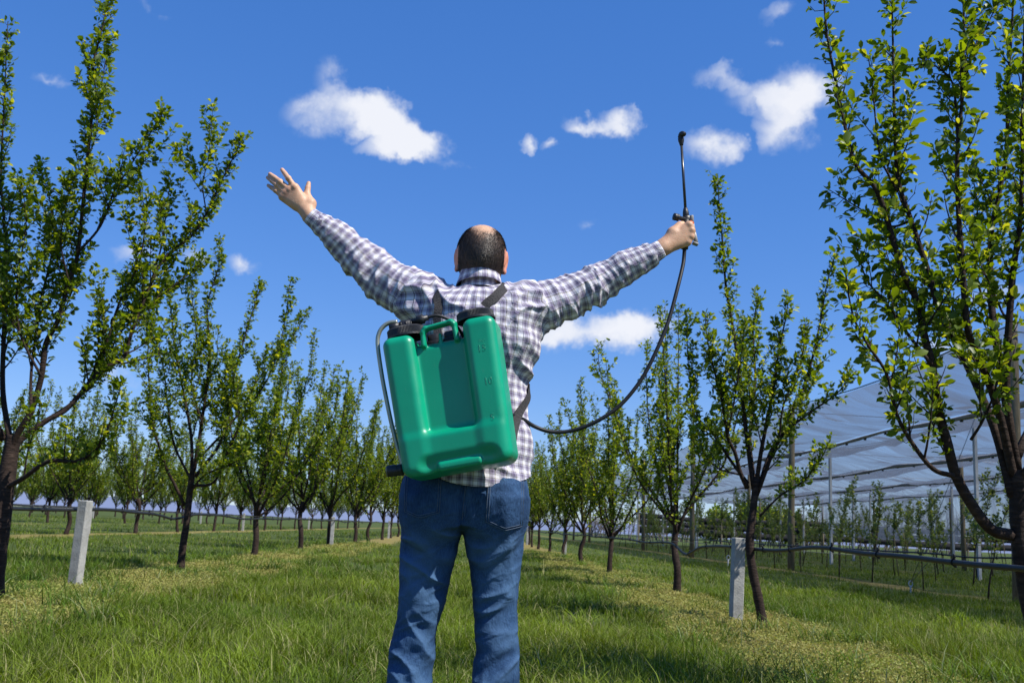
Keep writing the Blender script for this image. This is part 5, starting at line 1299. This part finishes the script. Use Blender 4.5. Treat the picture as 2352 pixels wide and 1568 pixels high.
strap([W(1004, 775, -.16), W(1004, 745, -.13), W(1008, 705, -.10), W(1014, 672, -.05), W(1018, 655, .03), W(1018, 695, .12), W(1005, 800, .15), W(975, 900, .13), W(945, 960, .04), W(942, 1010, -.08), W(950, 1050, -.16)], [0, .5, 1, 1, 1, 1, 1, 1, 1, .6, 0], 'shoulder_strap')
strap([W(1082, 760, -.16), W(1098, 725, -.12), W(1124, 698, -.10), W(1150, 674, -.05), W(1162, 662, .03), W(1166, 700, .12), W(1178, 800, .15), W(1196, 870, .10), W(1204, 905, .0), W(1194, 955, -.10), W(1176, 1010, -.16)], [0, .5, 1, 1, 1, 1, 1, 1, 1, .7, 0], 'shoulder_strap', .030)

# ================================================================ spray wand in the right hand, with its hose
wd_ = W(1574, 530, .040); wand = empty('spray_wand', wd_); tag(wand, 'black spray wand with trigger handle held up in the man\'s right hand', 'spray wand')
def wl(px, py, dy): return W(px, py, dy) - wd_
tubem = simple('dark_tube', (.02, .021, .023), (.035, .036, .038), 20, .3, 0, 1, .6)
def lt(name, a_, b_, prof, mat, n=20, parent=wand):
    a_, b_ = np.array(a_), np.array(b_); L = np.linalg.norm(b_ - a_); m = MB(); m.lathe([(r, h * L) for r, h in prof], Mz(a_, b_ - a_), n); return m.build(name, mat, parent)
lt('tube', wl(1574.5, 484, .040), wl(1565.2, 330, .040), [(.0005, 0), (.0048, 0), (.0046, 1), (.0005, 1)], tubem, 14)
nzl = lt('nozzle', wl(1565.3, 334, .040), wl(1563.6, 313, .038), [(.0005, 0), (.0062, 0), (.0066, .1), (.0098, .45), (.0104, .75), (.0085, .82), (.0098, .86), (.0098, 1.0), (.007, 1.12), (.0005, 1.14)], blackp)
m = MB(); m.tube(spline([wl(1564, 314, .038), wl(1564.6, 309, .034), wl(1568, 307, .026), wl(1572, 309, .020)], 5), [.0092] * 5 + [.0088] * 5 + [.0082] * 5 + [.008], 12); m.build('nozzle_tip', blackp, nzl)
lt('tube_nut', wl(1575.6, 497, .040), wl(1574.2, 476, .040), [(.0005, 0), (.0098, 0), (.0105, .08), (.0100, .45), (.0066, .92), (.0005, 1)], blackp)
m = MB(); m.box(wl(1577, 504, .040), (.0105, .011, .0125), bev=.003); m.tube([wl(1576, 505, .040), wl(1574, 540, .042), wl(1572.5, 572, .042)], [.0125, .0135, .0115], 14); m.build('handle', blackp, wand)
lt('valve_cap', wl(1577, 505, .036), wl(1546, 497, .026), [(.0005, 0), (.0072, 0), (.0072, .55), (.0118, .58), (.0122, .70), (.0105, .74), (.0122, .78), (.0118, .96), (.006, 1.0), (.0005, 1.0)], blackp)
m = MB(); P = np.array([wl(1588, 495, .052), wl(1590, 515, .058), wl(1594, 535, .060), wl(1599, 557, .058)]); 
for i in range(3):
    c = (P[i] + P[i + 1]) / 2; d_ = unit(P[i + 1] - P[i]); x_ = unit(np.cross((0, 1., 0), d_)); m.box(c, (.0055, .008, np.linalg.norm(P[i + 1] - P[i]) / 2 + .001), np.stack([x_, np.cross(d_, x_), d_], 1), .0015)
m.box(wl(1597, 560, .052), (.0095, .010, .004), np.array(Euler((0, R(18), 0)).to_matrix()), .0015)
greym = simple('grey_lever', (.20, .20, .19), (.28, .28, .26), 60, .45); m.build('trigger_lever', greym, wand)
m = MB(); m.box(wl(1588.5, 512, .034), (.0075, .006, .0045), np.array(Euler((0, R(35), 0)).to_matrix()), .0018); m.build('trigger_lock', simple('orange_plastic', (.72, .11, .01), None, rough=.4), wand)
hp = [(1572.5,568,.042),(1571,590,.04),(1568,612,.03),(1555,666,.0),(1536,735,-.02),(1510,800,-.03),(1475,868,-.03),(1432,923,-.03),(1390,956,-.03),(1345,979,-.02),(1300,991,-.01),(1260,990,-.01),(1226,978,-.02),(1200,962,-.05),(1165,950,-.12),(1120,960,-.15)]
m = MB(); m.tube(spline([wl(*q) for q in hp], 8), .0064, 10); m.build('hose', pipe, wand)
